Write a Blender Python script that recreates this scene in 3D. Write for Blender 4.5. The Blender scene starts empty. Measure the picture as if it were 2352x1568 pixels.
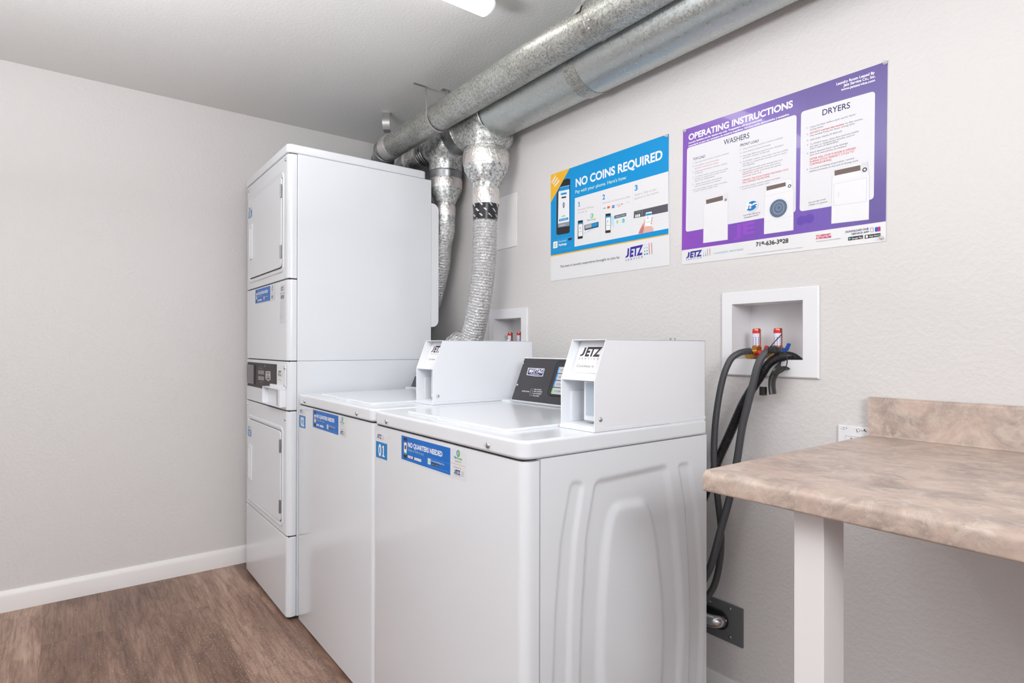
import bpy, bmesh, math, random
import numpy as np
from mathutils import Vector, Matrix
random.seed(7); np.random.seed(7)
S = bpy.context.scene
COL = S.collection
PI = math.pi

# ------------------------------------------------------------------ camera
CX, CY, CH = 3.08216, -1.47584, 1.05771
YAW, PITCH, ROLL, FPX, SY = math.radians(37.305), math.radians(0.2002), math.radians(0.1116), 1341.924, 8.149
_F0 = Vector((-math.cos(YAW), math.sin(YAW), 0)); _R0 = Vector((_F0.y, -_F0.x, 0)); _Z = Vector((0, 0, 1))
FWD = _F0*math.cos(PITCH) + _Z*math.sin(PITCH)
_U = _Z*math.cos(PITCH) - _F0*math.sin(PITCH)
RGT = _R0*math.cos(ROLL) + _U*math.sin(ROLL)
UPV = _U*math.cos(ROLL) - _R0*math.sin(ROLL)
cd = bpy.data.cameras.new('camera'); cam = bpy.data.objects.new('camera', cd); COL.objects.link(cam)
cd.sensor_width = 36.0; cd.lens = FPX/2352*36.0; cd.shift_y = SY/2352; cd.clip_start = 0.02
cam.matrix_world = Matrix(((RGT.x, UPV.x, -FWD.x, CX), (RGT.y, UPV.y, -FWD.y, CY), (RGT.z, UPV.z, -FWD.z, CH), (0, 0, 0, 1)))
S.camera = cam
# ------------------------------------------------------------------ colour management, world
S.view_settings.view_transform = 'Standard'; S.view_settings.look = 'None'
S.view_settings.gamma = 1; S.view_settings.use_curve_mapping = False
S.view_settings.exposure = -0.05
wd = bpy.data.worlds.new('world'); S.world = wd; wd.use_nodes = True
wd.node_tree.nodes['Background'].inputs[0].default_value = (0.9, 0.95, 1, 1)
wd.node_tree.nodes['Background'].inputs[1].default_value = 0.8
LAMP_STRENGTH = 9.0
ROOMX, ROOMY, ROOMH = 4.4, -3.2, 2.198
def area(name, loc, rot, sx, sy, power, color=(1, 1, 1)):
    l = bpy.data.lights.new(name, 'AREA'); l.shape = 'RECTANGLE'; l.size = sx; l.size_y = sy; l.energy = power; l.color = color
    o = bpy.data.objects.new(name, l); COL.objects.link(o); o.location = loc; o.rotation_euler = rot; return o
# added fill lights standing in for daylight from an invented window and doorway
area('added_window_fill', (2.3, -3.12, 1.58), (PI/2+0.1, 0, 0), 2.3, 0.9, 1.0, (0.97, 0.985, 1.0))
area('added_doorway_fill', (ROOMX-0.08, -1.6, 1.7), (PI/2+0.1, 0, PI/2), 0.9, 0.6, 33, (0.97, 0.985, 1.0))
# added upward fill light, out of view, standing in for a bounced flash
area('added_bounce_fill', (1.80, -2.05, 1.32), (PI, 0.22, 0), 0.6, 0.6, 53, (0.97, 0.985, 1.0))

# ------------------------------------------------------------------ helpers
def lin(c):
    c = c/255.0
    return c/12.92 if c <= 0.04045 else ((c+0.055)/1.055)**2.4
def rgb(r, g, b): return (lin(r), lin(g), lin(b), 1.0)
def on(ax, val, u, v):
    """point where the sight line through photo pixel (u, v) meets the plane axis = val"""
    d = FWD + RGT*((u-1176)/FPX) + UPV*((784+SY-v)/FPX)
    c = Vector((CX, CY, CH)); t = (val-c[ax])/d[ax]
    return c + d*t
def onp(P0, N, u, v):
    d = FWD + RGT*((u-1176)/FPX) + UPV*((784+SY-v)/FPX)
    c = Vector((CX, CY, CH)); t = (P0-c).dot(N)/d.dot(N)
    return c + d*t

MATS = {}
def new_mat(name):
    m = bpy.data.materials.new(name); m.use_nodes = True
    nt = m.node_tree; b = nt.nodes['Principled BSDF']
    return m, nt, b
def plain(name, col, rough=0.5, metal=0.0, coat=0.0, emit=0.0, spec=0.5):
    if name in MATS: return MATS[name]
    m, nt, b = new_mat(name)
    b.inputs['Base Color'].default_value = col; b.inputs['Roughness'].default_value = rough
    b.inputs['Metallic'].default_value = metal; b.inputs['Coat Weight'].default_value = coat
    b.inputs['Coat Roughness'].default_value = 0.08
    b.inputs['Specular IOR Level'].default_value = spec
    if emit:
        b.inputs['Emission Color'].default_value = col; b.inputs['Emission Strength'].default_value = emit
    MATS[name] = m; return m
def ink(r, g, b, rough=0.35):
    return plain('ink_%d_%d_%d' % (r, g, b), rgb(r, g, b), rough, spec=0.3)
def nd(nt, t, **kw):
    n = nt.nodes.new(t)
    for k, v in kw.items():
        if k in n.inputs: n.inputs[k].default_value = v
        else: setattr(n, k, v)
    return n
def add_bump(nt, b, height_socket, strength, dist=0.01):
    bp = nd(nt, 'ShaderNodeBump'); bp.inputs['Strength'].default_value = strength; bp.inputs['Distance'].default_value = dist
    nt.links.new(height_socket, bp.inputs['Height']); nt.links.new(bp.outputs[0], b.inputs['Normal']); return bp
def coords(nt, scale=(1, 1, 1), kind='Object'):
    tc = nd(nt, 'ShaderNodeTexCoord'); mp = nd(nt, 'ShaderNodeMapping'); mp.inputs['Scale'].default_value = scale
    nt.links.new(tc.outputs[kind], mp.inputs[0]); return mp.outputs[0]
def ramp(nt, fac, stops):
    r = nd(nt, 'ShaderNodeValToRGB'); cr = r.color_ramp
    while len(cr.elements) > len(stops): cr.elements.remove(cr.elements[-1])
    while len(cr.elements) < len(stops): cr.elements.new(0.5)
    for e, (p, c) in zip(cr.elements, stops): e.position = p; e.color = c
    nt.links.new(fac, r.inputs[0]); return r.outputs[0]

def paint(name, col, bump=0.35, scale=55, rough=0.6, dist=0.004):
    m, nt, b = new_mat(name); b.inputs['Base Color'].default_value = col; b.inputs['Roughness'].default_value = rough
    co = coords(nt)
    n = nd(nt, 'ShaderNodeTexNoise', Scale=scale, Detail=2.0, Roughness=0.5); nt.links.new(co, n.inputs['Vector'])
    h = ramp(nt, n.outputs['Fac'], [(0.38, (0, 0, 0, 1)), (0.70, (1, 1, 1, 1))])
    add_bump(nt, b, h, bump, dist); MATS[name] = m; return m
M_WALL = paint('wall_paint', rgb(219, 216, 215), 0.17, 85, 0.5)
M_CEIL = paint('ceiling_paint', rgb(224, 224, 223), 0.12, 95, 0.7)
M_TRIM = plain('trim_white', rgb(238, 235, 234), 0.35)
M_WHITE = plain('white_enamel', rgb(228, 231, 236), 0.22, coat=0.35)
M_WHITE2 = plain('white_steel_paint', rgb(235, 237, 242), 0.38)
M_PLASTIC = plain('white_plastic', rgb(236, 236, 239), 0.4)
M_DARKGAP = plain('dark_gap', rgb(45, 43, 45), 0.7)
M_CONSOLE = plain('console_black', rgb(56, 54, 59), 0.36)
M_CONSOLE2 = plain('console_brown_black', rgb(46, 40, 40), 0.5)
M_SCREEN = plain('screen_grey', rgb(88, 82, 86), 0.12)
M_CHROME = plain('chrome', rgb(205, 206, 208), 0.2, 1.0)
M_STEEL = plain('steel', rgb(150, 152, 154), 0.35, 1.0)
M_COPPER = plain('copper', rgb(214, 120, 92), 0.28, 1.0)
M_BRASS = plain('brass', rgb(200, 160, 90), 0.28, 1.0)
M_RUBBER = plain('grey_rubber', rgb(72, 72, 76), 0.45)
M_BLACKP = plain('black_plastic', rgb(30, 29, 32), 0.38)
M_REDP = plain('red_plastic', rgb(214, 42, 48), 0.35)
M_BLUEP = plain('blue_plastic', rgb(42, 88, 178), 0.35)
M_GREYPL = plain('grey_plate', rgb(104, 106, 107), 0.55)
M_POST = plain('post_white', rgb(232, 229, 229), 0.45)
M_PAPER = plain('poster_white', rgb(230, 230, 232), 0.3)

def galvanized(name, base, contrast, scale, rough=0.38, dirt=0.0, streak=0.0):
    m, nt, b = new_mat(name); b.inputs['Metallic'].default_value = 0.85; b.inputs['Roughness'].default_value = rough
    co = coords(nt)
    wn = nd(nt, 'ShaderNodeTexNoise', Scale=scale*1.6, Detail=1.0); nt.links.new(co, wn.inputs['Vector'])
    mixv = nd(nt, 'ShaderNodeMixRGB'); mixv.inputs[0].default_value = 0.008; nt.links.new(co, mixv.inputs[1]); nt.links.new(wn.outputs['Color'], mixv.inputs[2])
    v = nd(nt, 'ShaderNodeTexVoronoi', Scale=scale); nt.links.new(mixv.outputs[0], v.inputs['Vector'])
    sep = nd(nt, 'ShaderNodeSeparateColor'); nt.links.new(v.outputs['Color'], sep.inputs[0])
    lo = [max(0, c-contrast) for c in base]; hi = [min(255, c+contrast*0.8) for c in base]
    c0 = ramp(nt, sep.outputs[0], [(0.0, rgb(*lo)), (0.16, rgb(*[c-contrast*0.5 for c in base])), (0.3, rgb(*base)), (1.0, rgb(*hi))])
    nn = nd(nt, 'ShaderNodeTexNoise', Scale=scale*0.9, Detail=4.0, Roughness=0.7); nt.links.new(co, nn.inputs['Vector'])
    g = ramp(nt, nn.outputs['Fac'], [(0.3, rgb(*[c-contrast*0.6 for c in base])), (0.5, rgb(*base)), (0.75, rgb(*hi))])
    mg = nd(nt, 'ShaderNodeMixRGB'); mg.inputs[0].default_value = 0.45; nt.links.new(c0, mg.inputs[1]); nt.links.new(g, mg.inputs[2]); c1 = mg.outputs[0]
    last = c1
    if dirt:
        n = nd(nt, 'ShaderNodeTexNoise', Scale=5.0, Detail=5.0, Roughness=0.65); nt.links.new(co, n.inputs['Vector'])
        f = ramp(nt, n.outputs['Fac'], [(0.4, (0, 0, 0, 1)), (0.7, (dirt, dirt, dirt, 1))])
        mx = nd(nt, 'ShaderNodeMixRGB'); mx.inputs[2].default_value = rgb(104, 92, 80); nt.links.new(f, mx.inputs[0]); nt.links.new(last, mx.inputs[1]); last = mx.outputs[0]
    if streak:
        co2 = coords(nt, (0.25, 6, 6)); n = nd(nt, 'ShaderNodeTexNoise', Scale=3.0, Detail=3.0); nt.links.new(co2, n.inputs['Vector'])
        f = ramp(nt, n.outputs['Fac'], [(0.35, (0, 0, 0, 1)), (0.7, (streak, streak, streak, 1))])
        mx = nd(nt, 'ShaderNodeMixRGB'); mx.inputs[2].default_value = rgb(158, 167, 170); nt.links.new(f, mx.inputs[0]); nt.links.new(last, mx.inputs[1]); last = mx.outputs[0]
    nt.links.new(last, b.inputs['Base Color'])
    rr = ramp(nt, sep.outputs[1], [(0, (rough-0.08,)*3+(1,)), (1, (rough+0.14,)*3+(1,))]); nt.links.new(rr, b.inputs['Roughness'])
    MATS[name] = m; return m
M_GALV_BIG = galvanized('galvanized_spangle', (184, 187, 186), 95, 135, 0.36)
M_GALV_MID = galvanized('galvanized_mid', (176, 178, 176), 72, 170, 0.4)
M_GALV_FINE = galvanized('galvanized_fine', (172, 175, 171), 62, 250, 0.42, dirt=0.4)
M_DUCT = galvanized('duct_smooth', (186, 190, 188), 5, 240, 0.34, streak=0.45)
def foil(name, base, rough=0.24, scale=60, strength=0.7):
    m, nt, b = new_mat(name); b.inputs['Metallic'].default_value = 0.9; b.inputs['Roughness'].default_value = rough
    b.inputs['Base Color'].default_value = base
    co = coords(nt); n = nd(nt, 'ShaderNodeTexNoise', Scale=scale, Detail=4.0, Distortion=1.2); nt.links.new(co, n.inputs['Vector'])
    add_bump(nt, b, n.outputs['Fac'], strength, 0.008); MATS[name] = m; return m
M_FOIL = foil('foil_tape', rgb(226, 222, 219), 0.34, 45, 0.5)
M_FLEX = foil('flex_foil', rgb(222, 222, 222), 0.26, 95, 0.9)

def floor_material():
    m, nt, b = new_mat('vinyl_plank'); b.inputs['Roughness'].default_value = 0.42
    tc = nd(nt, 'ShaderNodeTexCoord'); mp = nd(nt, 'ShaderNodeMapping'); nt.links.new(tc.outputs['Object'], mp.inputs[0])
    mp.inputs['Location'].default_value = (0.55, 1.19+0.178*8, 0)
    br = nd(nt, 'ShaderNodeTexBrick'); nt.links.new(mp.outputs[0], br.inputs['Vector'])
    br.offset = 0.37; br.inputs['Scale'].default_value = 1.0; br.inputs['Brick Width'].default_value = 1.22; br.inputs['Row Height'].default_value = 0.178
    br.inputs['Mortar Size'].default_value = 0.0004; br.inputs['Mortar Smooth'].default_value = 0.3
    br.inputs['Color1'].default_value = (0, 0, 0, 1); br.inputs['Color2'].default_value = (1, 1, 1, 1); br.inputs['Mortar'].default_value = (0, 0, 0, 1)
    # per plank offset of the grain
    sc = nd(nt, 'ShaderNodeVectorMath', operation='SCALE'); nt.links.new(br.outputs['Color'], sc.inputs[0]); sc.inputs['Scale'].default_value = 7.0
    ad = nd(nt, 'ShaderNodeVectorMath', operation='ADD'); nt.links.new(tc.outputs['Object'], ad.inputs[0]); nt.links.new(sc.outputs[0], ad.inputs[1])
    m2 = nd(nt, 'ShaderNodeMapping'); m2.inputs['Scale'].default_value = (1.6, 9, 1); nt.links.new(ad.outputs[0], m2.inputs[0])
    n1 = nd(nt, 'ShaderNodeTexNoise', Scale=1.6, Detail=3.0, Distortion=1.5); nt.links.new(m2.outputs[0], n1.inputs['Vector'])
    w = nd(nt, 'ShaderNodeMath', operation='MULTIPLY'); nt.links.new(n1.outputs['Fac'], w.inputs[0]); w.inputs[1].default_value = 26.0
    sn = nd(nt, 'ShaderNodeMath', operation='SINE'); nt.links.new(w.outputs[0], sn.inputs[0])
    m3 = nd(nt, 'ShaderNodeMapping'); m3.inputs['Scale'].default_value = (9, 130, 1); nt.links.new(ad.outputs[0], m3.inputs[0])
    n2 = nd(nt, 'ShaderNodeTexNoise', Scale=1.0, Detail=4.0, Roughness=0.6); nt.links.new(m3.outputs[0], n2.inputs['Vector'])
    n3 = nd(nt, 'ShaderNodeTexNoise', Scale=1.1, Detail=3.0, Distortion=0.8); nt.links.new(m2.outputs[0], n3.inputs['Vector'])
    base = ramp(nt, n3.outputs['Fac'], [(0.3, rgb(132, 103, 88)), (0.5, rgb(168, 136, 119)), (0.72, rgb(194, 164, 146))])
    t1 = ramp(nt, sn.outputs[0], [(0.0, (0, 0, 0, 1)), (0.55, (0, 0, 0, 1)), (1.0, (0.3, 0.3, 0.3, 1))])
    mx = nd(nt, 'ShaderNodeMixRGB', blend_type='MULTIPLY'); nt.links.new(t1, mx.inputs[0]); nt.links.new(base, mx.inputs[1]); mx.inputs[2].default_value = rgb(140, 115, 100)
    t2 = ramp(nt, n2.outputs['Fac'], [(0.42, (0, 0, 0, 1)), (0.66, (0.55, 0.55, 0.55, 1))])
    mx2 = nd(nt, 'ShaderNodeMixRGB', blend_type='MULTIPLY'); nt.links.new(t2, mx2.inputs[0]); nt.links.new(mx.outputs[0], mx2.inputs[1]); mx2.inputs[2].default_value = rgb(165, 145, 132)
    sep = nd(nt, 'ShaderNodeSeparateColor'); nt.links.new(br.outputs['Color'], sep.inputs[0])
    tone = ramp(nt, sep.outputs[0], [(0.0, rgb(205, 198, 192)), (1.0, (1, 1, 1, 1))])
    mx3 = nd(nt, 'ShaderNodeMixRGB', blend_type='MULTIPLY'); mx3.inputs[0].default_value = 1.0; nt.links.new(mx2.outputs[0], mx3.inputs[1]); nt.links.new(tone, mx3.inputs[2])
    mx4 = nd(nt, 'ShaderNodeMixRGB', blend_type='MULTIPLY'); nt.links.new(br.outputs['Fac'], mx4.inputs[0]); nt.links.new(mx3.outputs[0], mx4.inputs[1]); mx4.inputs[2].default_value = rgb(190, 178, 170)
    nt.links.new(mx4.outputs[0], b.inputs['Base Color'])
    add_bump(nt, b, n2.outputs['Fac'], 0.12, 0.002); return m
M_FLOOR = floor_material()

def laminate():
    m, nt, b = new_mat('stone_laminate'); b.inputs['Roughness'].default_value = 0.36
    co = coords(nt)
    n1 = nd(nt, 'ShaderNodeTexNoise', Scale=13.0, Detail=9.0, Roughness=0.72, Distortion=0.5); nt.links.new(co, n1.inputs['Vector'])
    c1 = ramp(nt, n1.outputs['Fac'], [(0.33, rgb(150, 133, 124)), (0.44, rgb(174, 156, 146)), (0.52, rgb(188, 167, 155)), (0.6, rgb(200, 180, 167)), (0.72, rgb(212, 195, 182))])
    n2 = nd(nt, 'ShaderNodeTexNoise', Scale=30.0, Detail=8.0, Roughness=0.75, Distortion=0.9); nt.links.new(co, n2.inputs['Vector'])
    f2 = ramp(nt, n2.outputs['Fac'], [(0.50, (0, 0, 0, 1)), (0.60, (0.55, 0.55, 0.55, 1))])
    mx = nd(nt, 'ShaderNodeMixRGB'); nt.links.new(f2, mx.inputs[0]); nt.links.new(c1, mx.inputs[1]); mx.inputs[2].default_value = rgb(209, 194, 182)
    n3 = nd(nt, 'ShaderNodeTexNoise', Scale=13.0, Detail=6.0, Distortion=1.0); co2 = coords(nt, (1, 1, 1)); nt.links.new(co2, n3.inputs['Vector'])
    f3 = ramp(nt, n3.outputs['Fac'], [(0.55, (0, 0, 0, 1)), (0.7, (0.5, 0.5, 0.5, 1))])
    mx2 = nd(nt, 'ShaderNodeMixRGB'); nt.links.new(f3, mx2.inputs[0]); nt.links.new(mx.outputs[0], mx2.inputs[1]); mx2.inputs[2].default_value = rgb(184, 152, 140)
    nt.links.new(mx2.outputs[0], b.inputs['Base Color']); return m
M_LAM = laminate()

# --- objects
OFF = Vector((0, 0, 0))
ORG = {}
def empty(name, loc, label, cat, group=None):
    o = bpy.data.objects.new(name, None); COL.objects.link(o); o.location = Vector(loc)+OFF; o.empty_display_size = 0.05
    o['label'] = label; o['category'] = cat
    if group: o['group'] = group
    ORG[o.name] = Vector(loc)+OFF
    return o
def tag(o, label=None, cat=None, group=None, kind=None):
    if label: o['label'] = label
    if cat: o['category'] = cat
    if group: o['group'] = group
    if kind: o['kind'] = kind
    return o
class MB:
    def __init__(s): s.v = []; s.f = []; s.m = []; s.mats = []
    def mi(s, mat):
        if mat is None: return 0
        if mat not in s.mats: s.mats.append(mat)
        return s.mats.index(mat)
    def poly(s, pts, mat=None):
        i = len(s.v); s.v += [Vector(p) for p in pts]; s.f.append(list(range(i, i+len(pts)))); s.m.append(s.mi(mat)); return s
    def mesh(s, vs, fs, mat=None):
        i = len(s.v); s.v += [Vector(p) for p in vs]; k = s.mi(mat)
        for f in fs: s.f.append([i+a for a in f]); s.m.append(k)
        return s
    def box(s, x0, x1, y0, y1, z0, z1, mat=None):
        vs = [(x0, y0, z0), (x1, y0, z0), (x1, y1, z0), (x0, y1, z0), (x0, y0, z1), (x1, y0, z1), (x1, y1, z1), (x0, y1, z1)]
        return s.mesh(vs, [(0, 3, 2, 1), (4, 5, 6, 7), (0, 1, 5, 4), (1, 2, 6, 5), (2, 3, 7, 6), (3, 0, 4, 7)], mat)
    def prism(s, pts, vec, mat=None):
        n = len(pts); vec = Vector(vec); a = [Vector(p) for p in pts]; vs = a + [p+vec for p in a]
        nrm = Vector((0, 0, 0))
        for i in range(n): nrm += a[i].cross(a[(i+1) % n])
        fl = nrm.dot(vec) > 0
        fs = [list(range(n))[::-1], list(range(n, 2*n))] if fl else [list(range(n)), list(range(n, 2*n))[::-1]]
        for i in range(n):
            j = (i+1) % n
            fs.append((i, j, n+j, n+i) if fl else (j, i, n+i, n+j))
        return s.mesh(vs, fs, mat)
    def tube(s, path, r, seg=16, caps=True, mat=None, phase=0.0):
        P = [Vector(p) for p in path]; n = len(P); R = r if isinstance(r, (list, tuple, np.ndarray)) else [r]*n
        T = []
        for i in range(n):
            t = (P[min(i+1, n-1)]-P[max(i-1, 0)]); T.append(t.normalized() if t.length > 1e-9 else (T[-1] if T else Vector((0, 0, 1))))
        up = Vector((0, 0, 1)) if abs(T[0].z) < 0.9 else Vector((1, 0, 0))
        nv = (up-T[0]*up.dot(T[0])).normalized(); vs = []
        for i in range(n):
            nv = (nv-T[i]*nv.dot(T[i])).normalized(); bv = T[i].cross(nv)
            for k in range(seg):
                a = 2*PI*k/seg+phase; vs.append(P[i]+(nv*math.cos(a)+bv*math.sin(a))*R[i])
        fs = []
        for i in range(n-1):
            for k in range(seg):
                k2 = (k+1) % seg; fs.append((i*seg+k, i*seg+k2, (i+1)*seg+k2, (i+1)*seg+k))
        if caps: fs.append(list(range(seg))[::-1]); fs.append([(n-1)*seg+k for k in range(seg)])
        return s.mesh(vs, fs, mat)
    def build(s, name, mat, parent=None, bevel=0, seg=3, smooth=True, angle=40, label=None):
        org = ORG[parent.name] if parent is not None else Vector((0, 0, 0))
        if parent is None:
            zs = [p.z for p in s.v]; org = Vector((sum(p.x for p in s.v)/len(s.v), sum(p.y for p in s.v)/len(s.v), min(zs)))+OFF
        me = bpy.data.meshes.new(name); me.from_pydata([tuple(p+OFF-org) for p in s.v], [], s.f)
        mats = s.mats if s.mats else [mat]
        for m in mats: me.materials.append(m)
        if s.mats: me.polygons.foreach_set('material_index', s.m)
        me.polygons.foreach_set('use_smooth', [smooth]*len(me.polygons)); me.update()
        if smooth and not bevel: me.set_sharp_from_angle(angle=math.radians(angle))
        o = bpy.data.objects.new(name, me); COL.objects.link(o)
        if parent is not None:
            o.parent = parent
        else: o.location = org
        ORG[o.name] = org
        if bevel:
            b = o.modifiers.new('bevel', 'BEVEL'); b.width = bevel; b.segments = seg; b.limit_method = 'ANGLE'; b.angle_limit = math.radians(35); b.harden_normals = True
        if label: o['label'] = label
        return o
def sub_origin(o, parent): ORG[o.name] = ORG[parent.name]; return o
def arc(c, r, a0, a1, n): return [(c[0]+r*math.cos(a0+(a1-a0)*i/n), c[1]+r*math.sin(a0+(a1-a0)*i/n)) for i in range(n+1)]
def rrect(x0, x1, y0, y1, r, n=6):
    return arc((x1-r, y1-r), r, 0, PI/2, n)+arc((x0+r, y1-r), r, PI/2, PI, n)+arc((x0+r, y0+r), r, PI, 1.5*PI, n)+arc((x1-r, y0+r), r, 1.5*PI, 2*PI, n)
def smooth_path(pts, n=8):
    P = [Vector(p) for p in pts]; out = []
    for i in range(len(P)-1):
        p0, p1, p2, p3 = P[max(i-1, 0)], P[i], P[i+1], P[min(i+2, len(P)-1)]
        for k in range(n):
            t = k/n; out.append(0.5*((2*p1)+(p2-p0)*t+(2*p0-5*p1+4*p2-p3)*t*t+(3*p1-p0-3*p2+p3)*t**3))
    out.append(P[-1]); return out
def screw(loc, nrm, parent, r=0.006, name='screw'):
    n = Vector(nrm).normalized(); p = Vector(loc); mb = MB()
    prof = [(0, 1.0), (0.25, 1.0), (0.45, 0.85), (0.6, 0.5), (0.66, 0.02)]
    mb.tube([p+n*(a*r) for a, q in prof], [q*r for a, q in prof], 14)
    return mb.build(name, M_CHROME, parent)

# --- flat print work (posters, stickers): polygons and lettering in one mesh with ink materials
_tc = {}
def text_tris(s, bold, sp):
    k = (s, bold, sp)
    if k in _tc: return _tc[k]
    c = bpy.data.curves.new('t', 'FONT'); c.body = s; c.resolution_u = 6; c.offset = bold; c.space_character = sp; c.size = 1.0
    o = bpy.data.objects.new('t', c); COL.objects.link(o); bpy.context.view_layer.update()
    dg = bpy.context.evaluated_depsgraph_get(); me = bpy.data.meshes.new_from_object(o.evaluated_get(dg))
    vs = [(v.co.x, v.co.y) for v in me.vertices]; fs = [list(p.vertices) for p in me.polygons]
    bpy.data.objects.remove(o); bpy.data.curves.remove(c); bpy.data.meshes.remove(me)
    _tc[k] = (vs, fs); return _tc[k]
_hv = text_tris('H', 0, 1)[0]; CAPH = max(v[1] for v in _hv)-min(v[1] for v in _hv)
class Print:
    """2-D artwork on a plane (origin O, axes U right, V up, N towards the viewer), elements stacked in thin layers"""
    def __init__(s, O, U=(1, 0, 0), V=(0, 0, 1), step=0.000006, base=0.0006, conv=lambda X, Y: (X, Y)):
        s.O = Vector(O); s.U = Vector(U).normalized(); s.V = Vector(V).normalized(); s.N = s.U.cross(s.V).normalized()
        s.mb = MB(); s.step = step; s.h = base; s.conv = conv
    def px(s, X, Y):
        u, v = s.conv(X, Y); p = onp(s.O, s.N, u, v)-s.O; return (p.dot(s.U), p.dot(s.V))
    def w(s, a, b, h): return s.O+s.U*a+s.V*b+s.N*h
    def uv_poly(s, pts, mat, lift=1):
        s.h += s.step*lift; s.mb.poly([s.w(a, b, s.h) for a, b in pts], mat); return s
    def poly(s, pts, mat, r=0):
        q = [s.px(*p) for p in pts]
        ar = sum(q[i][0]*q[(i+1) % len(q)][1]-q[(i+1) % len(q)][0]*q[i][1] for i in range(len(q)))
        if ar < 0: q = q[::-1]
        if r:
            out = []
            n = len(q)
            for i in range(n):
                p = Vector(q[i]); a = (Vector(q[i-1])-p).normalized(); b = (Vector(q[(i+1) % n])-p).normalized()
                for k in range(6):
                    t = k/5; A = p+a*r*(1-t)**2; out.append(tuple(p+a*r*(1-t)**2+b*r*t*t))
            q = out
        return s.uv_poly(q, mat)
    def plate(s, q, mat):
        """the sheet itself: uv corner points, thin solid"""
        n = len(q); b = [s.w(a, c, 0.00005) for a, c in q]; s.mb.prism(b, s.N*(s.h-0.00007), mat); return s
    def ell(s, X, Y, ru, rv, mat, rot=0, inner=0, px=True):
        c = s.px(X, Y) if px else (X, Y); n = 28; s.h += s.step
        def P(k, f):
            a = 2*PI*k/n; x, y = ru*f*math.cos(a), rv*f*math.sin(a)
            return s.w(c[0]+x*math.cos(rot)-y*math.sin(rot), c[1]+x*math.sin(rot)+y*math.cos(rot), s.h)
        if inner:
            for k in range(n): s.mb.poly([P(k, inner), P(k, 1), P(k+1, 1), P(k+1, inner)], mat)
        else: s.mb.poly([P(k, 1) for k in range(n)], mat)
        return s
    def line(s, pts, wd, mat, px=True):
        q = [Vector(s.px(*p)) if px else Vector(p) for p in pts]; s.h += s.step
        for a, b in zip(q[:-1], q[1:]):
            d = (b-a).normalized()*wd/2; nn = Vector((-d.y, d.x))
            s.mb.poly([s.w(*(a-d-nn), s.h), s.w(*(b+d-nn), s.h), s.w(*(b+d+nn), s.h), s.w(*(a-d+nn), s.h)], mat)
        return s
    def text(s, t, X0, Y0, X1, Y1, h, mat, bold=0.0, sp=1.0, shear=0.0, px=True, flat=False):
        if px:
            a = Vector(s.px(X0, Y0)); b = Vector(s.px(X1, Y1)); c = Vector(s.px(X0, Y0-h)); hh = (c-a).length
            a2 = Vector(s.px(X1, Y1-h)); hh = (hh+(a2-b).length)/2
        else: a = Vector((X0, Y0)); b = Vector((X1, Y1)); hh = h
        vs, fs = text_tris(t, bold, sp)
        x0 = min(v[0] for v in vs); x1 = max(v[0] for v in vs)
        d = b-a; kx = d.length/(x1-x0); ky = hh/CAPH
        if flat: d = Vector((1, 0))
        d = d.normalized(); nn = Vector((-d.y, d.x)); s.h += s.step
        out = []
        for (x, y) in vs:
            p = a+d*((x-x0)*kx+y*ky*shear)+nn*(y*ky); out.append(s.w(p.x, p.y, s.h))
        s.mb.mesh(out, fs, mat); return s
    def build(s, name, mat, parent=None, label=None):
        return s.mb.build(name, mat, parent, smooth=False, label=label)
def zc(x0, y0, k): return lambda X, Y: (x0+X/k, y0+Y/k)
NAVY = ink(44, 40, 98); GREYT = ink(122, 122, 132); REDT = ink(216, 52, 62); WHT = ink(240, 240, 243); JETB = ink(58, 48, 160)
BLUE1 = ink(0, 146, 212); BLUE2 = ink(14, 118, 208); YEL = ink(240, 182, 42); BLK = ink(38, 36, 40); GRN = ink(120, 196, 70); TEAL = ink(30, 150, 190)
def jetz_logo(pr, a, b, h, col, marks=True, service=True, mats=None):
    """a, b = uv start and end of the JETZ word baseline, h = letter height; SERVICE under it, dots and waves to its right"""
    a = Vector(a); b = Vector(b); d = (b-a); L = d.length; d.normalize(); n = Vector((-d.y, d.x))
    e = a+d*L*0.255; pr.text('ETZ', e.x, e.y, b.x, b.y, h, col, bold=0.045, sp=0.95, shear=0.12, px=False)
    J = [(0.235, 1), (0.205, 0.28), (0.175, 0.10), (0.11, 0.0), (-0.02, -0.02), (0.03, 0.17), (0.085, 0.21), (0.11, 0.34), (0.145, 1)]
    pr.uv_poly([tuple(a+d*(L*x)+n*(h*y)) for x, y in J[::-1]], col)
    if service:
        p = a-n*h*0.40; q = b-n*h*0.40; pr.text('SERVICE', p.x, p.y, q.x, q.y, h*0.20, col, sp=1.9, px=False)
    if marks:
        for j in range(4):
            for i in range(2):
                c = b+d*(L*0.13+i*L*0.13)+n*(h*(0.95-0.34*j)); r = h*(0.035+0.02*j)
                pr.ell(c.x, c.y, r, r, TEAL, px=False)
        for i in range(2):
            pts = []
            for k in range(10):
                c = b+d*(L*(0.37+0.14*i)+(0.03*L if k % 2 else 0))+n*(h*(1.05-0.135*k)); pts.append(tuple(c))
            pr.line(pts, h*0.05, REDT, px=False)

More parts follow.
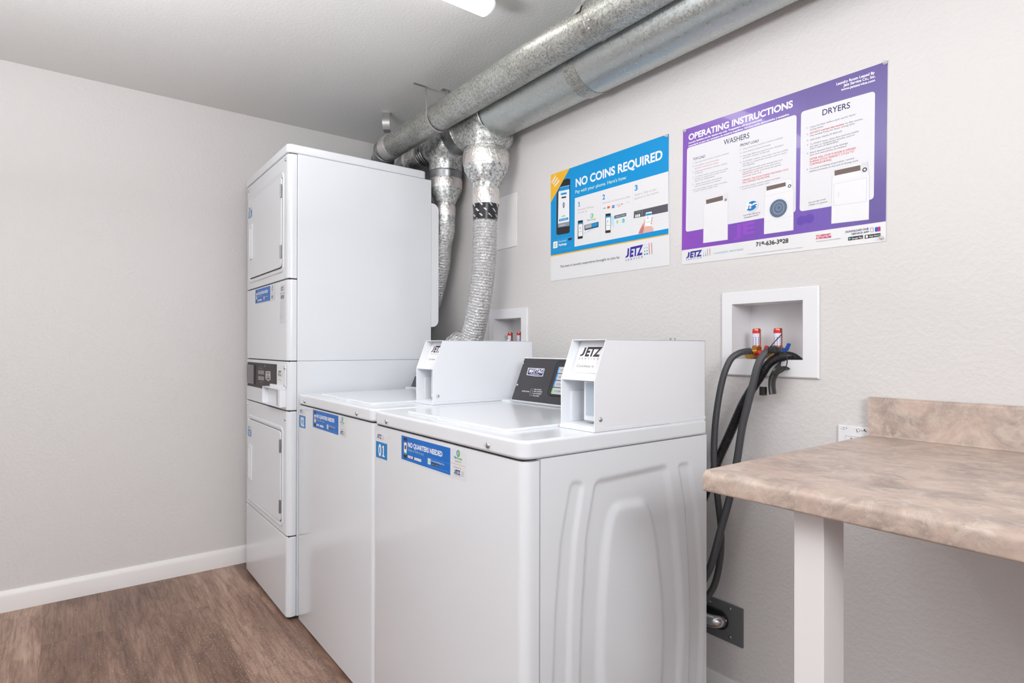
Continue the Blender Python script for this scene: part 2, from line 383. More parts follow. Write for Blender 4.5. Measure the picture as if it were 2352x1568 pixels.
# ------------------------------------------------------------------ room
def struct(o): o['kind'] = 'structure'; return o
struct(MB().box(-0.1, ROOMX+0.1, ROOMY-0.1, 0.1, -0.08, 0).build('floor', M_FLOOR, smooth=False)).location
fl = bpy.data.objects['floor']
struct(MB().box(-0.1, ROOMX+0.1, ROOMY-0.1, 0.2, ROOMH, ROOMH+0.08).build('ceiling', M_CEIL, smooth=False))
struct(MB().box(-0.1, 0, ROOMY-0.1, 0, 0, ROOMH).build('wall_left', M_WALL, smooth=False))
mb = MB(); mb.box(ROOMX, ROOMX+0.1, -1.05, 0, 0, ROOMH); mb.box(ROOMX, ROOMX+0.1, ROOMY-0.1, -2.85, 0, ROOMH); mb.box(ROOMX, ROOMX+0.1, -2.85, -1.05, 2.06, ROOMH)
struct(mb.build('wall_right', M_WALL, smooth=False))
mb = MB(); mb.box(ROOMX-0.02, ROOMX+0.1, -1.12, -1.05, 0, 2.06); mb.box(ROOMX-0.02, ROOMX+0.1, -2.85, -2.78, 0, 2.06); mb.box(ROOMX-0.02, ROOMX+0.1, -2.78, -1.12, 1.99, 2.06)
struct(mb.build('added_door_1', M_TRIM, bevel=0.003))  # frame of an unseen doorway, added to go with its fill light
# back wall with the two recess openings of the washer supply boxes
BOX = [(2.1622, 2.3595, 1.026, 1.178), (1.0265, 1.2165, 1.030, 1.178)]
mb = MB(); xs = sorted({-0.1, ROOMX+0.1, *[b[0] for b in BOX], *[b[1] for b in BOX]}); zs = sorted({0, ROOMH, 1.026, 1.030, 1.178})
for i in range(len(xs)-1):
    for j in range(len(zs)-1):
        xm, zm = (xs[i]+xs[i+1])/2, (zs[j]+zs[j+1])/2
        if not any(b[0] < xm < b[1] and b[2] < zm < b[3] for b in BOX): mb.box(xs[i], xs[i+1], 0, 0.12, zs[j], zs[j+1])
struct(mb.build('wall_back', M_WALL, smooth=False))
# front wall (behind the camera) with an added window opening for light
WX0, WX1, WZ0, WZ1 = 1.1, 3.5, 1.08, 2.1
mb = MB()
mb.box(-0.1, WX0, ROOMY-0.1, ROOMY, 0, ROOMH); mb.box(WX1, ROOMX+0.1, ROOMY-0.1, ROOMY, 0, ROOMH)
mb.box(WX0, WX1, ROOMY-0.1, ROOMY, 0, WZ0); mb.box(WX0, WX1, ROOMY-0.1, ROOMY, WZ1, ROOMH)
struct(mb.build('wall_front', M_WALL, smooth=False))
mb = MB(); f = 0.05
mb.box(WX0, WX1, ROOMY-0.08, ROOMY-0.02, WZ0, WZ0+f); mb.box(WX0, WX1, ROOMY-0.08, ROOMY-0.02, WZ1-f, WZ1)
for x in (WX0, (WX0+WX1)/2-f/2, WX1-f): mb.box(x, x+f, ROOMY-0.08, ROOMY-0.02, WZ0+f, WZ1-f)
struct(mb.build('added_window_1', M_TRIM, bevel=0.004))  # frame of an unseen window, added as a light opening
# baseboards: profile swept along the walls
def baseboard(name, h, t, axis, a0, a1):
    prof = [(0, 0), (t, 0), (t, h*0.72), (t*0.75, h*0.86), (t*0.45, h*0.96), (t*0.3, h), (0, h)]
    mb = MB()
    if axis == 'y': mb.prism([(p, a0, z) for p, z in prof], (0, a1-a0, 0))
    else: mb.prism([(a0, -p, z) for p, z in prof], (a1-a0, 0, 0))
    return struct(mb.build(name, M_TRIM, angle=25))
baseboard('baseboard_left', 0.083, 0.013, 'y', ROOMY, 0)
baseboard('baseboard_back', 0.133, 0.012, 'x', 0.013, ROOMX)

# lint specks scattered on the floor
mb = MB()
ctr = [(0.95, -0.93, 0.12, 260), (1.15, -0.85, 0.13, 420), (0.75, -1.02, 0.14, 260), (0.9, -1.35, 0.1, 150), (0.62, -1.25, 0.14, 120), (1.15, -1.15, 0.3, 330), (0.5, -1.1, 0.35, 200), (0.45, -1.5, 0.25, 160), (1.35, -1.0, 0.18, 260), (0.55, -0.9, 0.12, 70)]
for cx, cy, sg, n in ctr:
    for _ in range(int(n*1.8)):
        x, y = random.gauss(cx, sg), random.gauss(cy, sg*0.8)
        if x < 0.03 or y > -0.79 or (x < 0.8 and y > -0.83): continue
        a = random.uniform(0, PI); l = random.uniform(0.0006, 0.0024); w = 0.00028
        dx, dy = math.cos(a), math.sin(a); c = random.uniform(-0.6, 0.6)
        p = [(x, y), (x+dx*l, y+dy*l), (x+dx*l*1.6-dy*l*c, y+dy*l*1.6+dx*l*c)]
        for (ax, ay), (bx, by) in zip(p[:-1], p[1:]):
            ex, ey = bx-ax, by-ay; q = math.hypot(ex, ey) or 1; nx, ny = -ey/q*w, ex/q*w
            mb.mesh([(ax-nx, ay-ny, 0.0002), (bx-nx, by-ny, 0.0002), (bx+nx, by+ny, 0.0002), (ax+nx, ay+ny, 0.0002), (ax, ay, 0.0009), (bx, by, 0.0009)], [(0, 1, 5, 4), (2, 3, 4, 5), (1, 2, 5), (3, 0, 4)])
o = mb.build('lint', plain('lint_white', rgb(204, 194, 186), 0.8), smooth=False); tag(o, 'white lint specks scattered over the wood-look plank floor', 'lint', kind='stuff')

# ------------------------------------------------------------------ ceiling lights
def ceiling_light(x0, y0, L, label, W=0.075):
    x1, y1 = x0+W, y0-L
    t = empty('ceiling_light', ((x0+x1)/2, (y0+y1)/2, ROOMH), label, 'light')
    MB().box(x0-0.085, x1+0.05, y1-0.02, y0+0.012, ROOMH-0.005, ROOMH-0.0004).build('beige_plate', plain('plate_beige', rgb(186, 174, 167), 0.6), t, bevel=0.0015)  # thin beige plate flat on the ceiling, reaching past the housing
    MB().box(x0+0.003, x1-0.003, y1, y0, ROOMH-0.056, ROOMH-0.005).build('housing', M_TRIM, t, bevel=0.003)
    zt_ = ROOMH-0.050; prof = [(x0, zt_)]+[(a, zt_-0.010-(zt_-b)*0.55) for a, b in arc(((x0+x1)/2, zt_), W/2, -PI, 0, 14)]+[(x1, zt_)]
    MB().prism([(a, y1+0.008, z) for a, z in prof], (0, L-0.016, 0)).build('diffuser', plain('lamp_diffuser', (1, 0.975, 0.94, 1), 0.5, emit=LAMP_STRENGTH), t)
    for ya, yb in ((y0-0.008, y0), (y1, y1+0.008)):
        MB().prism([(a, ya, z) for a, z in prof], (0, yb-ya, 0)).build('end_cap', M_PLASTIC, t, bevel=0.002)
    return t
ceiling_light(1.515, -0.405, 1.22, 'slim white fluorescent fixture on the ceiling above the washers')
ceiling_light(2.6, -1.9, 1.22, 'added slim white fluorescent fixture, unseen on the ceiling behind the camera')  # second fixture is unseen, added to brighten the room

# ------------------------------------------------------------------ stickers (shared meshes)
STK = ink(222, 224, 229)
def number_sticker(parent, x0, z0, y, num, k=1.0, kx=1.0):
    """x0,z0 = top-left of blue square; JETZ mark above"""
    pr = Print((x0, y, z0), base=0.0004); w, h = 0.092*k*kx, 0.046*k
    pr.plate([(-0.002, 0.026*k), (-0.002, -0.049*k), (w+0.002, -0.049*k), (w+0.002, 0.026*k)], STK)
    pr.uv_poly([(0, 0), (0, -h), (w, -h), (w, 0)], ink(14, 124, 192))
    if num == '01':
        pr.text('0', w*0.22, -h*0.85, w*0.48, -h*0.85, h*0.68, WHT, bold=0.03, px=False)
        pr.uv_poly([(w*a_, -h*b_) for a_, b_ in ((0.56, 0.85), (0.78, 0.85), (0.78, 0.77), (0.71, 0.77), (0.71, 0.17), (0.65, 0.17), (0.56, 0.25), (0.57, 0.33), (0.63, 0.30), (0.63, 0.77), (0.56, 0.77))], WHT)
    else: pr.text(num, w*0.22, -h*0.85, w*0.78, -h*0.85, h*0.68, WHT, bold=0.03, px=False)
    jetz_logo(pr, (0.006*k, 0.010*k), (0.045*k*kx, 0.010*k), 0.0105*k, NAVY)
    pr.text('pay by phone', 0.004*k, -0.0475*k, 0.03*k, -0.0475*k, 0.0018, TEAL, px=False)
    return pr.build('number_sticker', WHT, parent)
def banner_sticker(parent, x0, z0, y, k=1.0):
    pr = Print((x0, y, z0), base=0.0004); w, h = 0.2495*k, 0.063*k
    def X(a): return a*k
    pr.plate([(-0.003, 0.003), (-0.003, -h-0.003), (X(0.318), -h-0.003), (X(0.318), 0.003)], STK)
    B = ink(0, 106, 198); pr.uv_poly([(0, 0), (0, -h), (w, -h), (w, 0)], B)
    q = lambda a, b, c, d: [(X(a), X(b)), (X(a), X(d)), (X(c), X(d)), (X(c), X(b))]
    pr.uv_poly(q(0.012, -0.004, 0.032, -0.058), BLK); pr.uv_poly(q(0.0145, -0.014, 0.030, -0.048), WHT)
    pr.uv_poly(q(0.0145, -0.012, 0.030, -0.017), B); pr.uv_poly(q(0.0185, -0.024, 0.026, -0.034), BLK); pr.uv_poly(q(0.0145, -0.043, 0.030, -0.048), ink(60, 180, 170))
    pr.text('NO QUARTERS NEEDED', X(0.037), X(-0.0255), X(0.213), X(-0.0255), X(0.0115), WHT, bold=0.035, px=False)
    pr.text('Swipe or Slide to pay', X(0.037), X(-0.036), X(0.122), X(-0.036), X(0.0062), ink(170, 200, 170), px=False)
    pr.uv_poly(q(0.037, -0.048, 0.064, -0.054), WHT); pr.ell(X(0.054), X(-0.051), X(0.003), X(0.0022), REDT, px=False)
    pr.text('VISA', X(0.039), X(-0.0525), X(0.047), X(-0.0525), X(0.0025), NAVY, bold=0.03, shear=0.2, px=False)
    pr.uv_poly(q(0.066, -0.048, 0.070, -0.054), ink(20, 50, 110))
    pr.uv_poly(q(0.072, -0.048, 0.109, -0.0545), WHT); pr.text('DISC VER', X(0.073), X(-0.052), X(0.084), X(-0.052), X(0.002), BLK, px=False)
    pr.ell(X(0.083), X(-0.0525), X(0.002), X(0.0014), ink(236, 120, 40), px=False); pr.text('Pay  G Pay', X(0.088), X(-0.0525), X(0.107), X(-0.0525), X(0.0026), GREYT, px=False)
    pr.uv_poly(q(0.143, -0.0395, 0.157, -0.0535), WHT); pr.ell(X(0.150), X(-0.0465), X(0.0042), X(0.0042), GRN, inner=0.55, px=False)
    pr.line([(X(0.14), X(-0.037)), (X(0.245), X(-0.037))], 0.0005*k, ink(90, 180, 240), px=False)
    pr.line([(X(0.14), X(-0.0572)), (X(0.245), X(-0.0572))], 0.0005*k, ink(90, 180, 240), px=False)
    pr.text('Download PayRange from', X(0.161), X(-0.0445), X(0.222), X(-0.0445), X(0.004), WHT, px=False)
    pr.uv_poly(q(0.161, -0.047, 0.178, -0.053), BLK); pr.uv_poly(q(0.179, -0.047, 0.196, -0.053), BLK)
    pr.text('App Store', X(0.163), X(-0.0512), X(0.176), X(-0.0512), X(0.002), WHT, px=False); pr.text('Google Play', X(0.181), X(-0.0512), X(0.194), X(-0.0512), X(0.002), WHT, px=False)
    # mobile-payment mark and JETZ on the white side part
    pr.ell(X(0.284), X(-0.0075), X(0.0075), X(0.0075), ink(46, 140, 206), inner=0.6, px=False); pr.ell(X(0.287), X(-0.0075), X(0.0045), X(0.0055), GRN, px=False)
    pr.text('Pay', X(0.267), X(-0.0205), X(0.278), X(-0.0205), X(0.0052), ink(30, 120, 200), bold=0.03, px=False); pr.text('Range', X(0.279), X(-0.0205), X(0.3), X(-0.0205), X(0.0052), GRN, bold=0.03, px=False)
    pr.text('Accepted here', X(0.27), X(-0.027), X(0.296), X(-0.027), X(0.0026), BLK, px=False)
    pr.line([(X(0.252), X(-0.033)), (X(0.313), X(-0.033))], 0.0009*k, YEL, px=False)
    pr.text('Brought to you by', X(0.266), X(-0.041), X(0.296), X(-0.041), X(0.0024), NAVY, px=False)
    jetz_logo(pr, (X(0.266), X(-0.0555)), (X(0.292), X(-0.0555)), X(0.0095), NAVY)
    return pr.build('banner_sticker', WHT, parent)

# ------------------------------------------------------------------ washers
XR, XL, YF, YB, ZC, ZT = 2.19, 1.4945, -0.765, -0.168, 0.8355, 0.8735
def poly_sd(P, poly):
    """signed distance of points P (n,2) to polygon, negative inside"""
    d = np.full(len(P), 1e9); ins = np.zeros(len(P), bool); n = len(poly)
    for i in range(n):
        a = np.array(poly[i]); b = np.array(poly[(i+1) % n]); e = b-a; w = P-a
        t = np.clip((w@e)/(e@e), 0, 1); d = np.minimum(d, np.linalg.norm(w-t[:, None]*e, axis=1))
        c = ((a[1] <= P[:, 1]) & (b[1] > P[:, 1])) | ((b[1] <= P[:, 1]) & (a[1] > P[:, 1]))
        if abs(e[1]) > 1e-12: ins ^= c & (P[:, 0] < a[0]+(P[:, 1]-a[1])/e[1]*e[0])
    return np.where(ins, -d, d)
def chaikin(p, it=2):
    for _ in range(it):
        q = []
        for i in range(len(p)):
            a, b = p[i], p[(i+1) % len(p)]; q += [(a[0]*.75+b[0]*.25, a[1]*.75+b[1]*.25), (a[0]*.25+b[0]*.75, a[1]*.25+b[1]*.75)]
        p = q
    return p
def dens(p, d=0.02):
    q = []
    for i in range(len(p)):
        a, b = p[i], p[(i+1) % len(p)]; L = math.hypot(b[0]-a[0], b[1]-a[1]); n = max(1, int(L/d))
        for k in range(n): q.append((a[0]+(b[0]-a[0])*k/n, a[1]+(b[1]-a[1])*k/n))
    return q
def mirror(left, right, zc=0.37):
    """left/right boundary points listed from the top down; mirrored below zc"""
    L = left+[(y, 2*zc-z) for y, z in left[::-1] if z > zc+0.02]; R = right+[(y, 2*zc-z) for y, z in right[::-1] if z > zc+0.02]
    return L+R[::-1]
def side_panel_mesh():
    y0, y1, z0, z1 = -0.7245, YB, 0.03, ZC-0.001; ny, nz = 170, 190
    Y, Z = np.meshgrid(np.linspace(y0, y1, ny), np.linspace(z0, z1, nz)); P = np.stack([Y.ravel(), Z.ravel()], 1)
    mid = mirror([(-0.566, 0.766), (-0.592, 0.656), (-0.605, 0.50), (-0.611, 0.37)], [(-0.328, 0.771), (-0.303, 0.66), (-0.279, 0.50), (-0.268, 0.37)])
    inn = mirror([(-0.512, 0.708), (-0.535, 0.63), (-0.548, 0.50), (-0.553, 0.37)], [(-0.392, 0.702), (-0.362, 0.62), (-0.338, 0.48), (-0.330, 0.37)])
    gl = mirror([(-0.640, 0.775), (-0.667, 0.662), (-0.682, 0.52), (-0.688, 0.37)], [(-0.606, 0.772), (-0.630, 0.66), (-0.643, 0.51), (-0.646, 0.37)])
    gr = mirror([(-0.281, 0.770), (-0.254, 0.66), (-0.238, 0.50), (-0.233, 0.37)], [(-0.240, 0.768), (-0.213, 0.66), (-0.192, 0.50), (-0.184, 0.37)])
    def st(sd, w): t = np.clip(0.5-sd/w, 0, 1); return t*t*(3-2*t)
    h = -0.0105*st(poly_sd(P, chaikin(dens(mid, 0.028), 2)), 0.019)+0.0095*st(poly_sd(P, chaikin(dens(inn, 0.05), 2))+0.002, 0.026)-0.0056*st(poly_sd(P, chaikin(dens(gl), 2)), 0.014)-0.0056*st(poly_sd(P, chaikin(dens(gr), 2)), 0.014)
    mb = MB(); vs = [(XR+0.001+h[i], P[i, 0], P[i, 1]) for i in range(len(P))]; fs = []
    for j in range(nz-1):
        for i in range(ny-1): a = j*ny+i; fs.append((a, a+1, a+ny+1, a+ny))
    # returned edges of the panel
    n = len(vs); rim = [i for i in range(ny)]+[(j)*ny+ny-1 for j in range(1, nz)]+[(nz-1)*ny+i for i in range(ny-2, -1, -1)]+[j*ny for j in range(nz-2, 0, -1)]
    for i in rim: vs.append((XR-0.012, vs[i][1], vs[i][2]))
    for k in range(len(rim)): k2 = (k+1) % len(rim); fs.append((rim[k2], rim[k], n+k, n+k2))
    mb.mesh(vs, fs); return mb
def washer(dx, dz, num, label, detail_panel=True, stick=(0, 0, 0, 0), coin='0'):
    global OFF
    OFF = Vector((dx, 0, dz))
    t = empty('washing_machine', ((XL+XR)/2, (YF+YB)/2, 0), label, 'washer', 'top-load coinless washers')
    # cabinet body with rounded front corners, toe recess
    r = 0.022
    foot = arc((XR-r, YF+r), r, 0, -PI/2, 6)+arc((XL+0.008, YF+0.008), 0.008, -PI/2, -PI, 4)
    outl = [(XR, -0.727)]+foot+[(XL, YB), (XR-0.013, YB), (XR-0.013, -0.727)]
    MB().prism([(a, b, 0.014-dz) for a, b in outl], (0, 0, ZC-0.004-0.014+dz)).build('cabinet', M_WHITE, t, angle=30)
    side_panel_mesh().build('side_panel', M_WHITE, t, angle=50)
    mb = MB(); mb.box(XL+0.006, XR-0.014, YF+0.006, YB-0.003, ZC-0.0045, ZC-0.0005); mb.build('gasket', M_DARKGAP, t, smooth=False)
    for fx in (XL+0.05, XR-0.06):
        for fy in (YF+0.06, YB-0.06): MB().tube([(fx, fy, 0-dz), (fx, fy, 0.02-dz)], 0.018, 14).build('foot', M_BLACKP, t)
    # top panel: rounded pan with raised rear deck
    r = 0.03; x0, x1, y0 = XL-0.001, XR+0.003, YF-0.005
    out = arc((x1-r, y0+r), r, 0, -PI/2, 8)+arc((x0+r, y0+r), r, -PI/2, -PI, 8)+[(x0, YB-0.002), (x1, YB-0.002)]
    MB().prism([(a, b, ZC) for a, b in out], (0, 0, ZT-ZC)).build('top_panel', M_WHITE, t, bevel=0.007, seg=4)
    MB().box(x0+0.004, x1-0.004, -0.315, YB-0.002, ZT-0.004, ZT+0.009).build('rear_deck', M_WHITE, t, bevel=0.004)
    # lid with pull notch in its front edge
    lx0, lx1, ly0, ly1, lz0, lz1 = 1.598, 2.072, -0.722, -0.325, ZT-0.003, ZT+0.0065
    pts = rrect(lx0, lx1, ly0, ly1, 0.02, 5)
    lid = MB().prism([(a, b, lz0) for a, b in pts], (0, 0, lz1-lz0)).build('lid', M_WHITE, t, bevel=0.005, seg=4)
    MB().box(1.79, 1.90, ly0-0.012, ly0+0.016, ZT-0.002, ZT+0.0048).build('lid_pull', M_WHITE, lid, bevel=0.0035)
    for sx in (1.583, 2.074): screw((sx, y0-0.0005, 0.851), (0, -1, 0), t, 0.0068)
    # console: slanted black fascia on a white housing
    cx0, cx1, yb, yt, zb, zt = 1.558, 2.075, -0.322, -0.262, ZT+0.006, 1.024
    MB().prism([(cx0, yb, zb), (cx0, yt, zt), (cx0, yt+0.04, zt), (cx0, YB-0.012, zt-0.02), (cx0, YB-0.012, zb)], (cx1-cx0, 0, 0)).build('console_housing', M_WHITE, t, bevel=0.004)
    V = Vector((0, yt-yb, zt-zb)).normalized(); Hs = math.hypot(yt-yb, zt-zb)
    pr = Print((cx0+0.004, yb, zb), V=V, base=0.0005, conv=lambda X, Y: (1170+X/10.453, 800+Y/10.453))
    Wc = cx1-cx0-0.006
    pr.plate([(0, 0.008), (Wc, 0.008), (Wc, Hs-0.004), (0, Hs-0.004)], M_CONSOLE)
    pr.line([(0, 0.0035), (Wc, 0.0035)], 0.004, M_CHROME, px=False)
    # shield logo
    pr.poly([(455, 465), (850, 485), (803, 670), (625, 668), (415, 635)], WHT); pr.poly([(470, 480), (835, 498), (792, 655), (625, 652), (432, 622)], ink(50, 52, 104))
    pr.text('MAYTAG', 470, 580, 790, 592, 78, WHT, bold=0.03); pr.text('COMMERCIAL', 495, 620, 715, 636, 20, WHT, bold=0.02)
    pr.text('INSTRUCTIONS', 305, 1035, 475, 1050, 24, WHT, bold=0.02); pr.line([(528, 960), (492, 1140)], 0.0007, WHT)
    for k, tx in enumerate(('1   Select CYCLE', '2   Select OPTIONS', '3   Insert PAYMENT', '4   Press START')):
        pr.text(tx, 560-12*k, 990+50*k, (765, 785, 770, 715)[k], 1006+51*k, 24, WHT, bold=0.02)
    pr.build('console_fascia', M_CONSOLE, t, label='black control fascia with the maker badge and white instructions')
    pr = Print((cx0+0.004, yb, zb), V=V, base=0.0022, conv=lambda X, Y: (1170+X/10.453, 800+Y/10.453))
    a = pr.px(905, 1130); b = pr.px(1080, 300); c = (0.47, b[1])
    q = [(a[0], a[1]), (c[0], a[1]), (c[0], b[1]), (a[0]+0.004, b[1])]
    pr.mb.prism([pr.w(x, y, 0.0004) for x, y in rrect(a[0], c[0], a[1], b[1], 0.012, 5)], pr.N*0.003, ink(44, 43, 48))
    x0_, x1_, z0_, z1_ = a[0]+0.006, c[0]-0.006, a[1]+0.006, b[1]-0.005
    pr.h = 0.0035; pr.uv_poly([(x0_, z0_), (x1_, z0_), (x1_, z1_), (x0_, z1_)], ink(56, 55, 60))
    pr.text('CYCLE SELECT', a[0]+0.045, b[1]-0.014, a[0]+0.14, b[1]-0.014, 0.006, WHT, bold=0.02, px=False)
    zz = b[1]-0.020
    for k, (tx, cc) in enumerate((('NORMAL', (110, 180, 236)), ('WHITES', (60, 150, 226)), ('COLORS', (90, 164, 226)), ('START', (130, 216, 110)))):
        pr.uv_poly([(a[0]+0.018, zz-0.020), (a[0]+0.024, zz-0.020), (a[0]+0.024, zz), (a[0]+0.018, zz)], ink(*cc))
        pr.uv_poly([(a[0]+0.024, zz-0.020), (a[0]+0.12, zz-0.020), (a[0]+0.12, zz), (a[0]+0.024, zz)], ink(200, 202, 206))
        pr.text(tx, a[0]+0.03, zz-0.0135, a[0]+0.066, zz-0.0135, 0.006, BLK, px=False); zz -= 0.0225
    pr.build('control_display', M_CONSOLE, t)
    for u, v in ((1202, 834.5), (1189, 884)):
        p = onp(Vector((cx0, yb, zb)), pr.N, u, v); screw(p+pr.N*0.0008, pr.N, t, 0.0045)
    # coin box: hollow steel hood
    bx0, bx1, yF, yS, z0, zk, z1, bk = 2.0800, 2.1885, -0.571, -0.535, 0.8825, 0.9865, 1.0755, -0.170
    cb = MB(); side = [(yF, z0), (yF, zk), (yS, z1), (bk, z1), (bk, z0)]; th = 0.0022
    for xx in (bx0, bx1-th): cb.prism([(xx, a, b) for a, b in side], (th, 0, 0))
    cb.box(bx0, bx1, yS, bk, z1-th, z1); cb.box(bx0, bx1, bk-th, bk, z0, z1)
    # recessed slanted face and shelf under it
    cb.prism([(bx0+th, yF+0.026, zk-0.001), (bx0+th, yS+0.026, z1-th), (bx0+th, yS+0.029, z1-th), (bx0+th, yF+0.029, zk-0.001)], (bx1-bx0-2*th, 0, 0))
    cb.box(bx0+th, bx1-th, yF+0.002, yF+0.09, zk-0.003, zk)
    # pocket: back plate, floor, inner step on the left
    cb.box(bx0+th, bx1-th, yF+0.085, yF+0.088, z0, zk-0.003); cb.box(bx0+th, bx1-th, yF, yF+0.09, z0, z0+0.003)
    cb.box(bx0+th, bx0+0.006, yF+0.03, yF+0.085, z0+0.003, zk-0.03)
    box = cb.build('coin_box', M_WHITE2, t, bevel=0.0008, seg=2)
    MB().box(bx0-0.002, bx1+0.0015, yF-0.002, bk, ZT+0.0002, z0).build('coin_box_base', M_WHITE2, t, bevel=0.0012, seg=2)
    # payment door inside the pocket
    MB().box(bx0+0.045, bx1-0.004, yF+0.030, yF+0.085, z0+0.010, zk-0.006).build('service_door', M_WHITE2, box, bevel=0.0015)
    MB().box(bx0+0.053, bx1-0.012, yF+0.0285, yF+0.0305, z0+0.022, zk-0.010).build('door_window', plain('pale_blue_panel', rgb(188, 200, 212), 0.35), box)
    V2 = Vector((0, yS-yF, z1-zk)).normalized()
    pr = Print((bx0+th, yF+0.0258, zk), V=V2, base=0.0002, step=0.000006)
    hh = math.hypot(yS-yF, z1-zk); wI = bx1-bx0-2*th
    pr.plate([(0.004, 0.014), (wI-0.010, 0.014), (wI-0.010, hh-0.008), (0.004, hh-0.008)], ink(240, 240, 243))
    jetz_logo(pr, (0.0125, 0.055), (0.0755, 0.055), 0.021, ink(60, 54, 62), marks=False)
    pr.text('Coinless n', 0.0125, 0.0275, 0.066, 0.0275, 0.0062, ink(50, 48, 52), px=False)
    pr.build('payment_label', WHT, box)
    screw((bx1, yF+0.018, z0+0.018), (1, 0, 0), box, 0.0055)
    MB().tube([(bx0+0.06, bk-0.07, z1), (bx0+0.06, bk-0.07, z1+0.006)], 0.008, 14).build('cam_lock', M_CHROME, box)
    # stickers
    OFF = Vector((0, 0, 0)); ORG[t.name] = t.location.copy()
    nx, nz, bxs, bzs = stick
    number_sticker(t, nx, nz, YF, num, kx=0.8)
    banner_sticker(t, bxs, bzs, YF)
    return t
washer(0, 0, '01', 'white top-load washer numbered 01, the nearest, with the embossed side panel showing', stick=(1.5035, 0.787, 1.6645, 0.8225))
washer(-0.70, 0.003, '02', 'white top-load washer numbered 02, between the stacked dryer and the nearest washer', stick=(0.8035, 0.797, 0.960, 0.8305))

# ------------------------------------------------------------------ stacked dryer
OFF = Vector((0, 0, 0))
DX0, DX1, DYF, DYB, DZT = 0.118, 0.770, -0.800, -0.172, 1.843
t = empty('stacked_dryer', ((DX0+DX1)/2, (DYF+DYB)/2, 0), 'tall white stacked dryer numbered 05 in the corner beside the washers', 'dryer')
# side and back shell, in two stacked bodies
MB().box(DX0+0.003, DX1, -0.763, DYB, 1.0022, 1.808).build('upper_cabinet', M_WHITE, t, bevel=0.0022)
MB().box(DX0+0.003, DX1, -0.763, DYB, 0.012, 1.0014).build('lower_cabinet', M_WHITE, t, bevel=0.0018)
r = 0.02
def front(name, z0, z1, hole=None):
    out = arc((DX1-0.002-r, DYF+r), r, 0, -PI/2, 7)+arc((DX0+r, DYF+r), r, -PI/2, -PI, 7)
    mb = MB()
    mb.prism([(a, b, z0) for a, b in out+[(DX0, -0.7637), (DX1-0.002, -0.7637)]], (0, 0, z1-z0))
    return mb.build(name, M_WHITE, t, bevel=0.003, seg=2)
TOP = front('upper_door_panel', 1.3225, 1.806); front('upper_front_panel', 1.003, 1.3185)
CTL = front('control_panel', 0.8105, 0.9995); LOW = front('lower_door_panel', 0.3255, 0.8065); front('base_panel', 0.012, 0.3215)
MB().box(DX0+0.01, DX1-0.006, DYF+0.008, -0.764, 0.008, 1.82).build('inner_frame', M_DARKGAP, t, smooth=False)
# top cap
out = rrect(DX0-0.004, DX1+0.003, DYF-0.004, -0.197, 0.02, 6)
MB().prism([(a, b, 1.8085) for a, b in out], (0, 0, DZT-1.8085)).build('top_cap', M_WHITE, t, bevel=0.006, seg=3)
MB().box(DX0+0.02, DX1-0.01, -0.78, -0.2, 1.80, 1.8095).build('top_gasket', M_DARKGAP, t, smooth=False)
